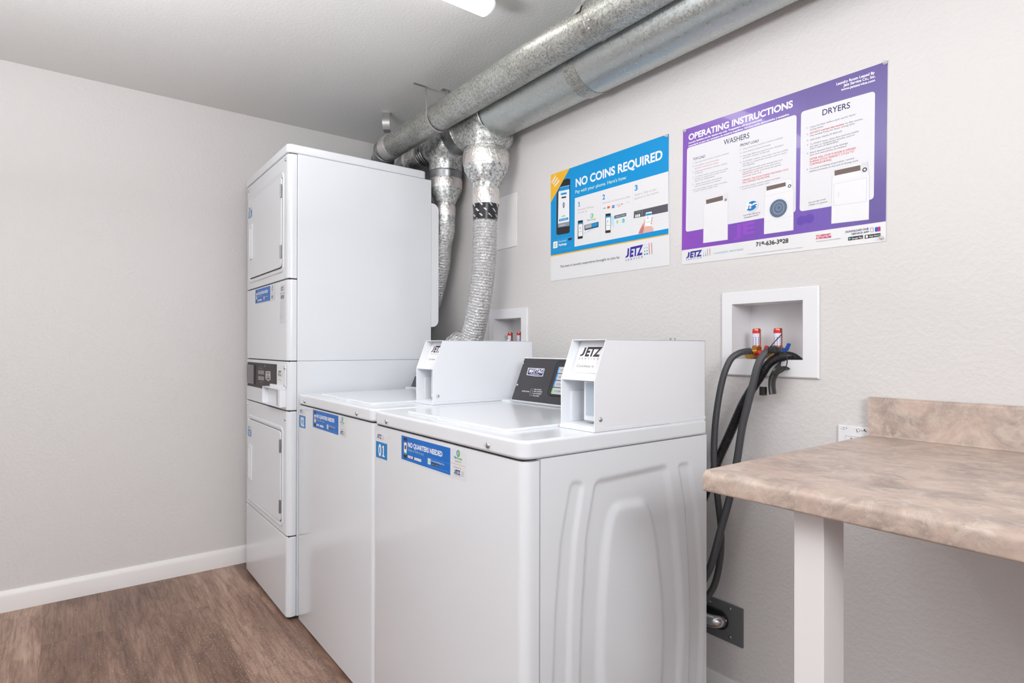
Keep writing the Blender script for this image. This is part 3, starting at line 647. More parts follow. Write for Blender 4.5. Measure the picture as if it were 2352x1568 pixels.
# rear bulge cover
pts = [(DYB+0.0003, 1.148)]+[(b, a) for a, b in arc((1.148+0.03, -0.164), 0.030, -PI, -1.5*PI, 7)]+[(b, a) for a, b in arc((1.705-0.03, -0.164), 0.030, PI/2, 0, 7)]+[(DYB+0.0003, 1.705)]
MB().prism([(DX0+0.06, y, z) for y, z in pts], (DX1-DX0-0.061, 0, 0)).build('rear_cover', M_WHITE2, t, angle=30)
for zf in (0.05, 0.7): pass
for fx in (DX0+0.05, DX1-0.05):
    for fy in (-0.74, -0.24): MB().tube([(fx, fy, 0), (fx, fy, 0.016)], 0.02, 14).build('foot', M_BLACKP, t)
def dryer_door(z0, z1, lab):
    x0, x1 = 0.190, 0.700
    # moulded frame ring around the door opening
    mb = MB(); o1 = rrect(x0-0.024, x1+0.022, z0-0.022, z1+0.024, 0.03, 6); o2 = rrect(x0-0.004, x1+0.004, z0-0.004, z1+0.004, 0.02, 6); n = len(o1)
    vs = [(a, DYF-0.0003, b) for a, b in o1]+[(a+(cx-a)*0.16, DYF-0.0045, b+(cz-b)*0.16) for (a, b), (cx, cz) in zip(o1, o2)]+[(a+(cx-a)*0.6, DYF-0.0045, b+(cz-b)*0.6) for (a, b), (cx, cz) in zip(o1, o2)]+[(a, DYF-0.0003, b) for a, b in o2]
    fs = []
    for k in range(n):
        k2 = (k+1) % n
        for L in range(3): fs.append((L*n+k2, L*n+k, (L+1)*n+k, (L+1)*n+k2))
    mb.mesh(vs, fs).build('door_frame', M_WHITE, t, angle=60)
    MB().prism([(a, DYF+0.0004, b) for a, b in rrect(x0-0.003, x1+0.003, z0-0.003, z1+0.003, 0.018, 6)], (0, -0.0008, 0)).build('door_seal', M_DARKGAP, t, smooth=False)
    d = MB().prism([(a, DYF-0.0012, b) for a, b in rrect(x0-0.001, x1+0.001, z0-0.0005, z1+0.0025, 0.018, 6)], (0, -0.0055, 0)).build('door', M_WHITE, t, bevel=0.002, seg=3)
    zm = z0+(z1-z0)*0.46
    hm = MB(); yy = DYF-0.0067
    hx0, hx1, hz0, hz1 = 0.212, 0.262, zm-0.08, zm+0.08
    hm.box(hx0, hx0+0.012, yy-0.005, yy, hz0, hz1); hm.box(hx1-0.012, hx1, yy-0.005, yy, hz0, hz1); hm.box(hx0+0.012, hx1-0.012, yy-0.005, yy, hz0, hz0+0.014); hm.box(hx0+0.012, hx1-0.012, yy-0.005, yy, hz1-0.014, hz1)
    hm.box(hx0+0.012, hx1-0.012, yy-0.002, yy, hz0+0.014, hz1-0.014)
    hm.build('door_handle', M_PLASTIC, sub_origin(d, t), bevel=0.002)
    for za in (z1-0.055, z0+0.06):
        h = MB(); h.box(x1-0.010, x1+0.004, DYF-0.0078, DYF-0.004, za-0.026, za+0.026); h.tube([(x1+0.001, DYF-0.0085, za-0.026), (x1+0.001, DYF-0.0085, za+0.026)], 0.0032, 10)
        h.build('hinge', M_STEEL, t, bevel=0.001)
    number_sticker(d, x0-0.002, z1-0.045, DYF-0.0068, '05', 0.66)
dryer_door(1.372, 1.726, ''); dryer_door(0.369, 0.722, '')
banner_sticker(t, 0.287, 1.312, DYF-0.0004, 0.97)
# service label with bar code lines
pr = Print((0.668, DYF-0.0002, 1.302), base=0.0004)
pr.plate([(0, 0), (0, -0.15), (0.066, -0.15), (0.066, 0)], STK)
jetz_logo(pr, (0.012, -0.022), (0.042, -0.022), 0.013, BLK)
STK2 = ink(190, 190, 196); pr.line([(0.004, -0.034), (0.028, -0.034)], 0.0022, GREYT, px=False); pr.line([(0.040, -0.034), (0.058, -0.034)], 0.0026, GREYT, px=False)
for k in range(14):
    x = 0.010+k*0.0034; pr.uv_poly([(x, -0.056), (x+0.0008+0.0011*(k % 3), -0.056), (x+0.0008+0.0011*(k % 3), -0.041), (x, -0.041)], BLK, lift=0.3)
for k in range(9):
    pr.line([(0.004, -0.066-0.0085*k), (0.060-0.006*(k % 3), -0.066-0.0085*k)], 0.0011, STK2 if k != 7 else GREYT, px=False)
pr.build('service_label', WHT, t)
# control panel face
pr = Print((0, DYF-0.0003, 0), base=0.0010, conv=zc(560, 810, 10.45))
A = [(0.150, 0.984), (0.620, 0.987), (0.620, 0.896), (0.470, 0.876), (0.155, 0.876)]
pr.mb.prism([pr.w(a, b, 0) for a, b in [(0.150, 0.876), (0.625, 0.876), (0.625, 0.986), (0.150, 0.986)]], pr.N*0.0012, M_CONSOLE2); pr.h = 0.0013
# diamond with the cycle keys
pr.line([(350, 395), (418, 308), (485, 395)], 0.0009, GREYT); pr.line([(365, 695), (425, 782), (490, 690)], 0.0009, GREYT)
pr.poly([(350, 420), (490, 425), (490, 518), (350, 505)], ink(150, 146, 148)); pr.poly([(352, 555), (490, 570), (490, 662), (352, 645)], ink(150, 146, 148))
pr.text('UPPER', 385, 385, 448, 388, 22, GREYT, bold=0.02); pr.text('LOWER', 398, 712, 452, 716, 22, GREYT, bold=0.02)
pr.text('HIGH', 368, 455, 472, 459, 22, BLK); pr.text('MEDIUM', 368, 490, 472, 496, 22, BLK); pr.text('LOW', 368, 592, 472, 600, 22, BLK); pr.text('DELICATE', 368, 628, 472, 638, 22, BLK)
pr.poly([(535, 445), (645, 450), (648, 640), (592, 675), (532, 620)], WHT); pr.poly([(545, 462), (636, 466), (638, 632), (592, 660), (543, 612)], ink(96, 88, 90))
pr.text('MAYTAG', 550, 548, 632, 553, 52, WHT, bold=0.03); pr.poly([(545, 572), (636, 577), (636, 590), (545, 585)], WHT)
pr.ell(517, 318, 0.003, 0.003, WHT)
pr.build('control_fascia', M_CONSOLE2, CTL.parent)
MB().box(0.160, 0.285, DYF-0.007, DYF-0.001, 0.888, 0.975).build('display_window', M_SCREEN, t, bevel=0.002)
MB().box(0.642, 0.758, DYF-0.004, DYF-0.0003, 0.900, 0.988).build('payment_plate', M_WHITE2, t, bevel=0.0015)
pr = Print((0.648, DYF-0.0041, 0.905), base=0.0002)
pr.plate([(0, 0), (0.085, 0), (0.085, 0.076), (0, 0.076)], ink(238, 238, 241)); jetz_logo(pr, (0.008, 0.038), (0.05, 0.038), 0.018, BLK)
pr.text('Coinless', 0.015, 0.02, 0.052, 0.02, 0.004, BLK, px=False); pr.build('payment_label', WHT, t)
# protruding slide housing, open at the front
sx0, sx1, sy0, sz0, sz1 = 0.500, 0.752, DYF-0.024, 0.8225, 0.893; th = 0.003
mb = MB(); mb.box(sx0, sx0+th, sy0, DYF, sz0, sz1); mb.box(sx0, sx1, sy0, DYF, sz1-th, sz1); mb.box(sx0, sx1, sy0, DYF, sz0, sz0+th)
mb.box(sx1-0.03, sx1, sy0, DYF, sz0+th, sz1-th); mb.box(sx0+th, sx1-0.03, DYF-0.002, DYF, sz0+th, sz1-th)
mb.box(0.56, 0.752, DYF-0.010, DYF, sz1, sz1+0.012)
mb.build('slide_housing', M_WHITE2, t, bevel=0.0012, seg=2)
MB().box(0.690, 0.705, DYF-0.018, DYF-0.002, sz0+0.004, sz1-0.006).build('slide_guide', M_STEEL, t, bevel=0.001)
for (x, z) in ((0.146, 0.979), (0.146, 0.882), (0.748, 0.975), (0.748, 0.907), (0.16, 1.785), (0.74, 1.785), (0.135, 0.79), (0.742, 0.775)):
    screw((x, DYF-(0.004 if z > 0.88 and z < 0.99 and x > .7 else 0.0005), z), (0, -1, 0), t, 0.0065)

# ------------------------------------------------------------------ ducts
YD, ZD = -0.12, 1.985
def ringbead(mb, c, axis, R, r=0.0035):
    """a rolled bead around a tube"""
    ax = Vector(axis).normalized(); p = Vector(c)
    mb.tube([p+ax*a for a in (-r, -r*0.6, 0, r*0.6, r)], [R, R+r*0.8, R+r, R+r*0.8, R], 40, caps=False)
duct = empty('exhaust_duct', (1.7, YD, 1.88), 'large smooth galvanized duct along the wall with two drop tees', 'duct')
XE = ROOMX-0.001
MB().tube([(1.735, YD, ZD), (XE, YD, ZD)], 0.1, 56).build('duct_section', M_DUCT, duct)
mb = MB(); mb.tube([(1.19, YD, ZD), (1.765, YD, ZD)], 0.0965, 56); mb.build('duct_section', M_DUCT, duct)
mb = MB(); mb.tube([(1.690, YD, ZD), (1.740, YD, ZD)], 0.1022, 56); ringbead(mb, (1.690, YD, ZD), (1, 0, 0), 0.099); mb.build('duct_collar', M_GALV_FINE, duct)
# tee one: horizontal body, flared branch, reducer
Y2 = -0.0865
def tee(x, R, Rb, xL, xR, zb, mat, YD=YD):
    tb = empty_part = MB()
    mb = MB(); mb.tube([(xL, YD, ZD), (xR, YD, ZD)], R, 48)
    # conical branch blending from body to branch collar
    n = 64; HL = (xR-xL)/2; xm = (xL+xR)/2
    prof = [(ZD+R*0.15, xm, HL, R*0.99, 9), (ZD-R*0.10, xm, HL, R*1.004, 8), (ZD-R*0.45, xm*0.8+x*0.2, HL*0.98, R*1.006, 5.5), (ZD-R*0.75, xm*0.5+x*0.5, HL*0.92+0.08*Rb, R*1.004, 3.8), (ZD-R*1.0, x, Rb*1.10, Rb*1.04, 2.7), (ZD-R*1.16, x, Rb*1.02, Rb*1.01, 2.1), (zb, x, Rb, Rb, 2)]
    vs = []; fs = []
    for z, cx_, a, b, e in prof:
        for k in range(n):
            th = 2*PI*k/n; c_, s_ = math.cos(th), math.sin(th)
            vs.append((cx_+a*math.copysign(abs(c_)**(2/e), c_), YD+b*math.copysign(abs(s_)**(2/e), s_), z))
    for i in range(len(prof)-1):
        for k in range(n): k2 = (k+1) % n; fs.append((i*n+k2, i*n+k, (i+1)*n+k, (i+1)*n+k2))
    mb.mesh(vs, fs); return mb
mb = tee(1.127, 0.100, 0.0935, 0.995, 1.206, 1.856, M_GALV_MID)
ringbead(mb, (1.206, YD, ZD), (1, 0, 0), 0.1, 0.004); ringbead(mb, (0.998, YD, ZD), (1, 0, 0), 0.1, 0.004)
mb.build('tee_fitting', M_GALV_MID, duct, angle=55)
def drop(x, spec, seg=36, YD=YD):
    """spec: (name, material, [(z, R)...]) stacked along a vertical drop"""
    for nm, mt, pr_, in spec:
        MB().tube([(x, YD, z) for z, R in pr_], [R for z, R in pr_], seg).build(nm, mt, duct, angle=50)
drop(1.127, [('reducer_collar', M_GALV_MID, [(1.857, 0.0925), (1.79, 0.0925)]),
             ('foil_tape', M_FOIL, [(1.844, 0.0936), (1.835, 0.0955), (1.82, 0.0945), (1.800, 0.0952), (1.789, 0.0935)]),
             ('reducer', M_GALV_BIG, [(1.795, 0.0925), (1.775, 0.0905), (1.72, 0.0590), (1.712, 0.0565), (1.690, 0.0555), (1.690, 0.0555)]),
             ('foil_tape', M_FOIL, [(1.697, 0.0565), (1.688, 0.0585), (1.668, 0.0575), (1.655, 0.0588), (1.640, 0.0565), (1.634, 0.0555)])])
Z2 = 2.0
mb = MB(); mb.tube([(0.855, Y2, Z2), (0.90, Y2-0.004, Z2), (0.96, YD+0.006, ZD+0.002), (0.998, YD, ZD)], [0.083, 0.083, 0.085, 0.086], 44); ringbead(mb, (0.905, Y2-0.005, Z2), (1, -0.15, 0), 0.084, 0.005); mb.build('duct_collar', M_STEEL, duct)
ZD_, ZD = ZD, Z2
mb = tee(0.752, 0.0825, 0.0745, 0.655, 0.862, 1.858, M_GALV_BIG, Y2); mb.build('tee_fitting', M_GALV_BIG, duct, angle=55)
mb = MB(); mb.tube([(0.555, Y2, ZD), (0.58, Y2, ZD), (0.658, Y2, ZD)], [0.060, 0.064, 0.080], 40, caps=False)
for xx in (0.575, 0.605, 0.635): ringbead(mb, (xx, Y2, ZD), (1, 0, 0), 0.062+0.017*(xx-0.575)/0.06, 0.004)
mb.build('duct_reducer', M_STEEL, duct, angle=60)
MB().tube([(0.42, Y2, ZD), (0.565, Y2, ZD)], 0.0595, 36).build('duct_section', M_GALV_BIG, duct)
MB().tube([(0.42, Y2, ZD-0.0005), (0.445, Y2, ZD), (0.450, Y2, ZD)], [0.061, 0.0622, 0.0605], 36).build('foil_tape', M_FOIL, duct)
MB().tube([(0.52, Y2, ZD), (0.552, Y2, ZD)], 0.0615, 36).build('foil_tape', M_FOIL, duct)
pth = smooth_path([(0.43, Y2, ZD), (0.39, Y2, ZD-0.003), (0.345, Y2, ZD-0.03), (0.325, Y2, ZD-0.08), (0.32, Y2, 1.82), (0.32, Y2, 1.70)], 5)
MB().tube(pth, 0.058, 30).build('elbow', M_STEEL, duct)
drop(0.752, [('reducer_collar', M_STEEL, [(1.862, 0.0755), (1.855, 0.0770), (1.850, 0.0750), (1.81, 0.0747)]),
             ('foil_tape', M_FOIL, [(1.826, 0.076), (1.818, 0.0775), (1.80, 0.0765), (1.781, 0.076)]),
             ('reducer', M_GALV_BIG, [(1.80, 0.0745), (1.775, 0.073), (1.718, 0.0450), (1.710, 0.0435), (1.615, 0.0425)]),
             ('foil_tape', M_FOIL, [(1.706, 0.0443), (1.696, 0.0459), (1.676, 0.0451), (1.660, 0.0441)]),
             ], YD=Y2)
ZD = ZD_
# upper pipe
YP, ZP, RP = -0.28, 1.988, 0.054
pipe = empty('vent_pipe', (1.6, YP, ZP-RP), 'narrow mottled galvanized pipe under the ceiling in front of the large duct', 'pipe')
MB().tube([(0.60, YP, ZP), (1.925, YP, ZP)], RP, 40).build('pipe_section', M_GALV_FINE, pipe)
mb = MB(); mb.tube([(1.905, YP, ZP), (XE, YP, ZP)], RP+0.0022, 40); ringbead(mb, (1.906, YP, ZP), (1, 0, 0), RP+0.001, 0.003); mb.build('pipe_section', M_GALV_FINE, pipe)
MB().tube([(0.545, YP, ZP), (0.56, YP, ZP), (0.60, YP, ZP), (0.612, YP, ZP)], [RP+0.001, RP+0.0035, RP+0.0025, RP+0.001], 36).build('foil_tape', M_FOIL, pipe)
mb = MB(); pe = [(0.56, YP, ZP), (0.52, YP, ZP), (0.468, YP+0.012, ZP-0.032), (0.435, YP+0.03, ZP-0.074), (0.430, YP+0.10, ZP-0.088), (0.428, YP+0.165, ZP-0.15), (0.428, YP+0.20, ZP-0.30)]
mb.tube(pe, RP-0.001, 36)
for p, ax in (((0.512, YP+0.002, ZP-0.004), (1, -0.1, 0.3)), ((0.468, YP+0.012, ZP-0.032), (0.8, -0.2, 0.7)), ((0.44, YP+0.026, ZP-0.075), (0.3, -0.3, 0.9))): ringbead(mb, p, ax, RP-0.001, 0.003)
mb.build('elbow', M_STEEL, pipe, angle=25)
for (x, z) in ((1.925, -0.8),):
    for th in (-0.55, -1.25): screw((1.93, YP+math.cos(PI+0.4+th*0.5)*RP, ZP+math.sin(th)*RP), (0, math.cos(PI+0.4+th*0.5), math.sin(th)), pipe, 0.004)

# flexible foil ducts
def flex(pts, R, name, label, period=0.0115, jitter=0.0016, extra=0):
    P = smooth_path(pts, 40); out = [P[0]]; acc = 0
    # resample evenly
    step = period/5.0; L = [0]
    for a, b in zip(P[:-1], P[1:]): L.append(L[-1]+(b-a).length)
    n = int(L[-1]/step); Q = []; j = 0
    for i in range(n+1):
        s = i*step
        while j < len(L)-2 and L[j+1] < s: j += 1
        t_ = (s-L[j])/max(1e-9, L[j+1]-L[j]); Q.append(P[j].lerp(P[j+1], min(1, t_)))
    mb = MB(); seg = 40; rad = []
    for i in range(len(Q)):
        ph = (i % 5)/5.0; rad.append(R+0.0032*(abs(math.sin(PI*(i/5.0)))-0.5))
    mb.tube(Q, rad, seg)
    k = 0
    rng = np.random.RandomState(5)
    nz = rng.uniform(-jitter, jitter, len(mb.v))
    n_ = len(Q)
    for i in range(n_):
        for q in range(seg):
            v = mb.v[i*seg+q]; d = (v-Q[i]); 
            if d.length > 1e-6: mb.v[i*seg+q] = v+d.normalized()*nz[i*seg+q]
    return mb, Q
mb, Q = flex([(1.122, YD, 1.640), (1.121, YD, 1.575), (1.1125, YD, 1.40), (1.079, YD-0.002, 1.232), (1.020, YD+0.002, 1.088), (0.985, YD+0.004, 1.0), (0.965, YD+0.006, 0.93)], 0.0475, 'flexible_duct', '')
fd = empty('flexible_duct', tuple(Q[-1]), 'silver foil flexible duct curving down behind washer 02 from the tee nearest the camera', 'duct', None)
mb.build('foil_hose', M_FLEX, fd, angle=25)
# black printed tape band round its top
pt = smooth_path([(1.124, YD, 1.643), (1.122, YD, 1.60), (1.121, YD, 1.573)], 4)
M_BT = plain('black_tape', rgb(34, 33, 38), 0.3)
mb2 = MB(); mb2.tube(pt, [0.0535, 0.0525, 0.0515, 0.0510, 0.0505, 0.0500, 0.0498, 0.0496, 0.0494][:len(pt)], 40, mat=M_BT)
rb = random.Random(3)
def band_pt(th, z): f_ = (z-1.573)/0.07; R_ = 0.0504+0.0040*f_; return (1.121+0.003*f_+R_*math.cos(th), YD+R_*math.sin(th), z)
for rr in range(3):
    for cc in range(9):
        th0 = -PI+cc*0.70+rr*0.33; zt_ = 1.636-rr*0.021
        for q in range(2):
            L_ = rb.uniform(0.010, 0.018); w_ = rb.uniform(0.0018, 0.0040); th1 = th0+q*0.09; z1_ = zt_-q*0.001; n_ = int(rb.uniform(2, 5))
            for g in range(n_):
                a0_, a1_ = g/n_, (g+0.72)/n_
                pA = (th1+a0_*L_*0.75/0.051, z1_-a0_*L_*0.7); pB = (th1+a1_*L_*0.75/0.051, z1_-a1_*L_*0.7)
                if pB[1]-w_ < 1.576: continue
                mb2.poly([band_pt(pA[0], pA[1]), band_pt(pA[0]-w_*0.6/0.051, pA[1]-w_), band_pt(pB[0]-w_*0.6/0.051, pB[1]-w_), band_pt(pB[0], pB[1])], WHT)
mb2.build('tape_band', M_BT, fd, angle=60, label='black tape band printed with slanted white marks')
P3 = lambda u, v, y: tuple(on(1, y, u, v))
mb, Q = flex([(0.752, Y2, 1.635), (0.750, Y2, 1.59), P3(1017, 560, -0.086), P3(1013, 605, -0.084), P3(1004, 650, -0.080), P3(991, 700, -0.077), P3(968, 750, -0.074), P3(940, 790, -0.070)], 0.0415, 'flexible_duct', '')
fd = mb.build('flexible_duct', M_FLEX, None, angle=25); tag(fd, 'silver foil flexible duct tapering out of sight behind the stacked dryer', 'duct')
mb, Q = flex([(0.70, -0.055, 0.98), (0.745, -0.055, 1.045), (0.80, -0.055, 1.080), (0.855, -0.055, 1.072), (0.885, -0.052, 1.02), (0.89, -0.050, 0.93)], 0.047, 'flexible_duct', '')
fd = mb.build('flexible_duct', M_FLEX, None, angle=25); tag(fd, 'short silver foil hose elbow peeking out low between the dryer and washer 02', 'duct')

# hangers
def strap(pts, w, axis, name, label, th=0.0012, mat=None):
    """flat metal strap following pts, width along axis"""
    P = [Vector(p) for p in pts]; ax = Vector(axis).normalized()*w/2; mb = MB(); n = len(P); vs = []
    for i in range(n):
        tg = (P[min(i+1, n-1)]-P[max(i-1, 0)]).normalized(); nn = ax.normalized().cross(tg).normalized()*th/2
        vs += [P[i]-ax-nn, P[i]+ax-nn, P[i]+ax+nn, P[i]-ax+nn]
    fs = [(3, 2, 1, 0), tuple(4*(n-1)+k for k in range(4))]
    for i in range(n-1):
        for k in range(4): k2 = (k+1) % 4; fs.append((4*i+k, 4*i+k2, 4*i+4+k2, 4*i+4+k))
    mb.mesh(vs, fs); o = mb.build(name, mat or M_STRAP, None, angle=30); tag(o, label, 'strap'); return o
M_STRAP = plain('strap_metal', rgb(186, 182, 182), 0.42, 0.7)
xs_ = 1.02
p0 = on(2, ROOMH-0.002, 950, 191); p1 = on(2, ROOMH-0.002, 979, 200)
hook = [(p0.x, p0.y, ROOMH-0.002), (p1.x, p1.y, ROOMH-0.002)]
hook += [(p1.x+0.002, p1.y-0.003, ROOMH-0.012), (xs_-0.012, YP-RP+0.004, ZP+0.045)]
for k in range(13):
    a = PI+0.25+(PI-0.5)*k/12; hook.append((xs_, YP+(RP+0.0038)*math.cos(a), ZP+(RP+0.0038)*math.sin(a)))
strap(hook, 0.012, (1, 0, 0), 'pipe_strap', 'thin metal strap from the ceiling hooked under the narrow pipe, above the dryer')
# second strap near the top of the frame
h2 = []
for k in range(7):
    a = PI-0.2-0.9*k/6; h2.append((1.885, YP+(RP+0.0045)*math.cos(a), ZP+(RP+0.0045)*math.sin(a)))
h2 += [(1.872, YP-0.015, ZP+0.085), (1.862, YP-0.012, ROOMH-0.001)]
strap(h2, 0.024, (1, 0, 0), 'pipe_strap', 'wider metal strap holding the narrow pipe near its joint at the top of the photo')
# duct strap stub behind the pipe
a = on(2, ROOMH, 1026, 208)
strap([(a.x, -0.16, ROOMH-0.001), (a.x, -0.135, ROOMH-0.001), (a.x, -0.132, ROOMH-0.05), (a.x, -0.13, ZD+0.088)], 0.025, (1, 0, 0), 'duct_strap', 'short metal strap behind the narrow pipe holding the tee to the ceiling')
# loose curved clip left on the ceiling
a = on(2, ROOMH, 888, 258)
F2 = Vector((FWD.x, FWD.y, 0)).normalized(); a = Vector((a.x, a.y, ROOMH-0.001))
cl = [a+F2*0.03, a]+[a-F2*(0.020*math.sin(k/8*PI))+Vector((0, 0, -0.004-0.078*k/8)) for k in range(1, 9)]+[a+F2*0.03+Vector((0, 0, -0.088))]
strap(cl, 0.036, (-F2.y, F2.x, 0), 'ceiling_clip', 'bent metal clip left hanging alone from the ceiling above the dryer')

# ------------------------------------------------------------------ posters
def purple_print():
    m, nt, b = new_mat('purple_print'); b.inputs['Roughness'].default_value = 0.25; b.inputs['Coat Weight'].default_value = 0.4
    tc = nd(nt, 'ShaderNodeTexCoord'); sep = nd(nt, 'ShaderNodeSeparateXYZ'); nt.links.new(tc.outputs['Generated'], sep.inputs[0])
    ma = nd(nt, 'ShaderNodeMath', operation='MULTIPLY_ADD'); nt.links.new(sep.outputs['Z'], ma.inputs[0]); ma.inputs[1].default_value = 0.35; nt.links.new(sep.outputs['X'], ma.inputs[2])
    c = ramp(nt, ma.outputs[0], [(0.0, rgb(142, 70, 190)), (0.35, rgb(124, 72, 182)), (0.8, rgb(108, 78, 174)), (1.0, rgb(92, 74, 150))])
    nt.links.new(c, b.inputs['Base Color']); return m
M_PURPLE = purple_print(); M_PURP2 = ink(146, 76, 196)
c = zc(1550, 130, 3.2)
pr = Print((2.0, -0.0008, 1.3), base=0.0006, step=0.000006, conv=c)
q = [pr.px(*p) for p in ((52, 1530), (1552, 1356), (1565, 32), (62, 540))]
pr.plate(q, M_PAPER)
pr.poly([(52, 1424), (1552, 1210), (1565, 33), (62, 541)], M_PURPLE)
pr.text('JE', 432, 1320, 588, 1292, 78, M_PURP2, bold=0.03); pr.ell(930, 1205, 0.012, 0.012, ink(98, 70, 170)); pr.ell(990, 1190, 0.012, 0.012, ink(98, 70, 170))
PW = ink(226, 226, 230)
pr.poly([(91, 672), (896, 424), (889, 1143), (81, 1289)], PW, r=0.009); pr.poly([(929, 406), (1473, 252), (1463, 1047), (918, 1139)], PW, r=0.009)
pr.text('OPERATING INSTRUCTIONS', 102, 616, 868, 370, 45, WHT, bold=0.035)
pr.text('Laundry facilities are for tenant use only. Trespassers will be prosecuted.', 102, 642, 642, 468, 13, WHT, bold=0.03)
pr.text('Lavandería es para uso exclusivo de nuestros inquilinos. Intrusos serán denunciados y acusados.', 102, 663, 843, 428, 13, WHT, bold=0.03)
pr.text('Laundry Room Leased By', 1188, 212, 1470, 126, 19, WHT, bold=0.03); pr.text('Jetz Service Co., Inc.', 1240, 222, 1475, 152, 19, WHT, bold=0.03); pr.text('www.jetzservice.com', 1222, 253, 1472, 181, 17, WHT, bold=0.03)
pr.text('WASHERS', 360, 650, 548, 597, 38, NAVY, bold=0.005); pr.text('DRYERS', 1085, 433, 1288, 377, 42, NAVY, bold=0.01)
pr.text('TOP LOAD', 133, 765, 222, 740, 17, NAVY, bold=0.015, shear=0.15); pr.text('FRONT LOAD', 480, 662, 617, 627, 18, NAVY, bold=0.015, shear=0.15)
for tx, x0, y0, x1, y1 in (('Only wash items noted as machine washable.', 147, 785, 400, 712), ('Load clothes evenly and loosely.', 147, 808, 328, 760), ('Add laundry detergent and fabric softener', 147, 850, 388, 787), ('(if desired).', 150, 864, 208, 850), ('To START washer, close lid and use mobile', 150, 889, 392, 826), ('pay app, or swipe/insert laundry card or', 147, 905, 378, 845), ('insert coins (if applicable).', 147, 921, 293, 882), ('Select desired wash cycle settings', 155, 942, 348, 892), ('(see care instructions on clothes).', 147, 959, 338, 911), ('For best results, remove clothes promptly', 143, 983, 385, 923), ('at the end of the washer cycle.', 143, 996, 318, 954)):
    pr.text(tx, x0, y0, x1, y1, 8.5, GREYT)
pr.text('DO NOT overload the machine.', 147, 829, 325, 780, 8.5, REDT)
for k, y in enumerate((789, 812, 854, 893, 946, 986)): pr.text('%d.' % (k+1), 132, y, 140, y-2, 8.5, GREYT)
for tx, x0, y0, x1, y1 in (('Only wash items noted as machine washable.', 502, 683, 798, 598), ('Load clothes evenly and loosely.', 500, 709, 708, 650), ('Add High Efficiency liquid laundry detergent', 500, 736, 800, 652), ('and fabric softener (if desired).', 500, 752, 700, 697), ('To START washer, close door and use mobile', 500, 778, 833, 688), ('pay app, or swipe/insert laundry card or insert', 500, 794, 825, 708), ('coins (if applicable).', 500, 810, 588, 787), ('Select desired wash cycle settings (see care', 500, 838, 792, 761), ('instructions on clothes). Once cycle starts,', 500, 855, 778, 782), ('and cannot be opened', 628, 838, 780, 799), ('until wash cycle ends.', 498, 889, 640, 852), ('For best results, remove clothes promptly', 495, 963, 775, 893), ('at the end of the washer cycle.', 495, 979, 698, 929)):
    pr.text(tx, x0, y0, x1, y1, 9, GREYT)
pr.text('DOOR WILL LOCK', 498, 872, 620, 841, 10, REDT); pr.text('OPENING THE DOOR DURING THE WASH CYCLE', 498, 917, 835, 833, 11.5, REDT); pr.text('WILL DAMAGE THE MACHINE.', 498, 935, 700, 884, 11.5, REDT)
for k, y in enumerate((688, 713, 740, 782, 842, 967)): pr.text('%d.' % (k+1), 480, y, 489, y-2, 9, GREYT)
for tx, x0, y0, x1, y1 in (('Clean lint filter before each use for faster', 995, 526, 1332, 428), ('drying times.', 995, 545, 1095, 516), ('so that clothes', 1255, 497, 1380, 463), ('may tumble freely for faster drying time.', 995, 588, 1325, 496), ('Add dryer sheets (if desired).', 995, 619, 1232, 551), ('To START dryer, close door and use mobile', 995, 652, 1352, 553), ('pay app, or swipe/insert laundry card or', 995, 669, 1325, 579), ('insert coins (if applicable).', 995, 686, 1205, 627), ('Select desired dryer cycle settings', 993, 713, 1272, 640), ('(see care instructions on clothes).', 993, 731, 1265, 661), ('To avoid wrinkling of garments, remove', 993, 831, 1320, 751), ('clothes promptly at the end of drying cycle.', 990, 851, 1352, 766), ('Do not dry wool,', 985, 1080, 1112, 1050), ('rubber or plastics', 985, 1097, 1122, 1069)):
    pr.text(tx, x0, y0, x1, y1, 11.5, GREYT)
pr.text('DO NOT overload the machine', 995, 570, 1245, 500, 12, REDT, bold=0.01)
pr.text('DRYER WILL STOP IF DOOR IS OPENED', 993, 762, 1332, 678, 14, REDT); pr.text('DURING CYCLE. RESELECT CYCLE TO', 993, 782, 1315, 703, 14, REDT); pr.text('CONTINUE DRYING.', 993, 802, 1155, 763, 14, REDT)
for k, y in enumerate((530, 577, 623, 657, 718, 835)): pr.text('%d.' % (k+1), 972, y, 982, y-2, 11, GREYT)
pr.text('Use High Efficiency', 505, 1172, 630, 1147, 10, GREYT); pr.text('Detergent ONLY', 510, 1189, 622, 1166, 10, GREYT)
# machine pictures
LG = ink(205, 205, 210); MW = ink(232, 232, 235); BRN = ink(112, 96, 92)
def outline(pts, wd=0.0006, mat=LG): pr.line(pts+[pts[0]], wd, mat)
b1 = [(210, 1370), (216, 1108), (232, 1045), (360, 1012), (388, 1005), (392, 1075), (390, 1345)]; pr.poly(b1, MW); outline(b1)
pr.poly([(231, 1053), (355, 1021), (355, 1055), (232, 1084)], BRN); pr.poly([(362, 1016), (388, 1009), (388, 1060), (362, 1066)], ink(222, 222, 226)); pr.ell(375, 1052, 0.0035, 0.0035, BLK, inner=0.5)
b2 = [(657, 1305), (660, 1052), (668, 985), (675, 945), (818, 905), (842, 896), (862, 908), (862, 955), (875, 978), (873, 1275)]; pr.poly(b2, MW); outline(b2)
pr.poly([(675, 955), (816, 923), (817, 951), (676, 986)], BRN); pr.ell(845, 951, 0.0042, 0.0042, BLK, inner=0.55)
pr.line([(662, 1030), (875, 980)], 0.0005, LG); pr.line([(660, 1215), (873, 1170)], 0.0005, LG)
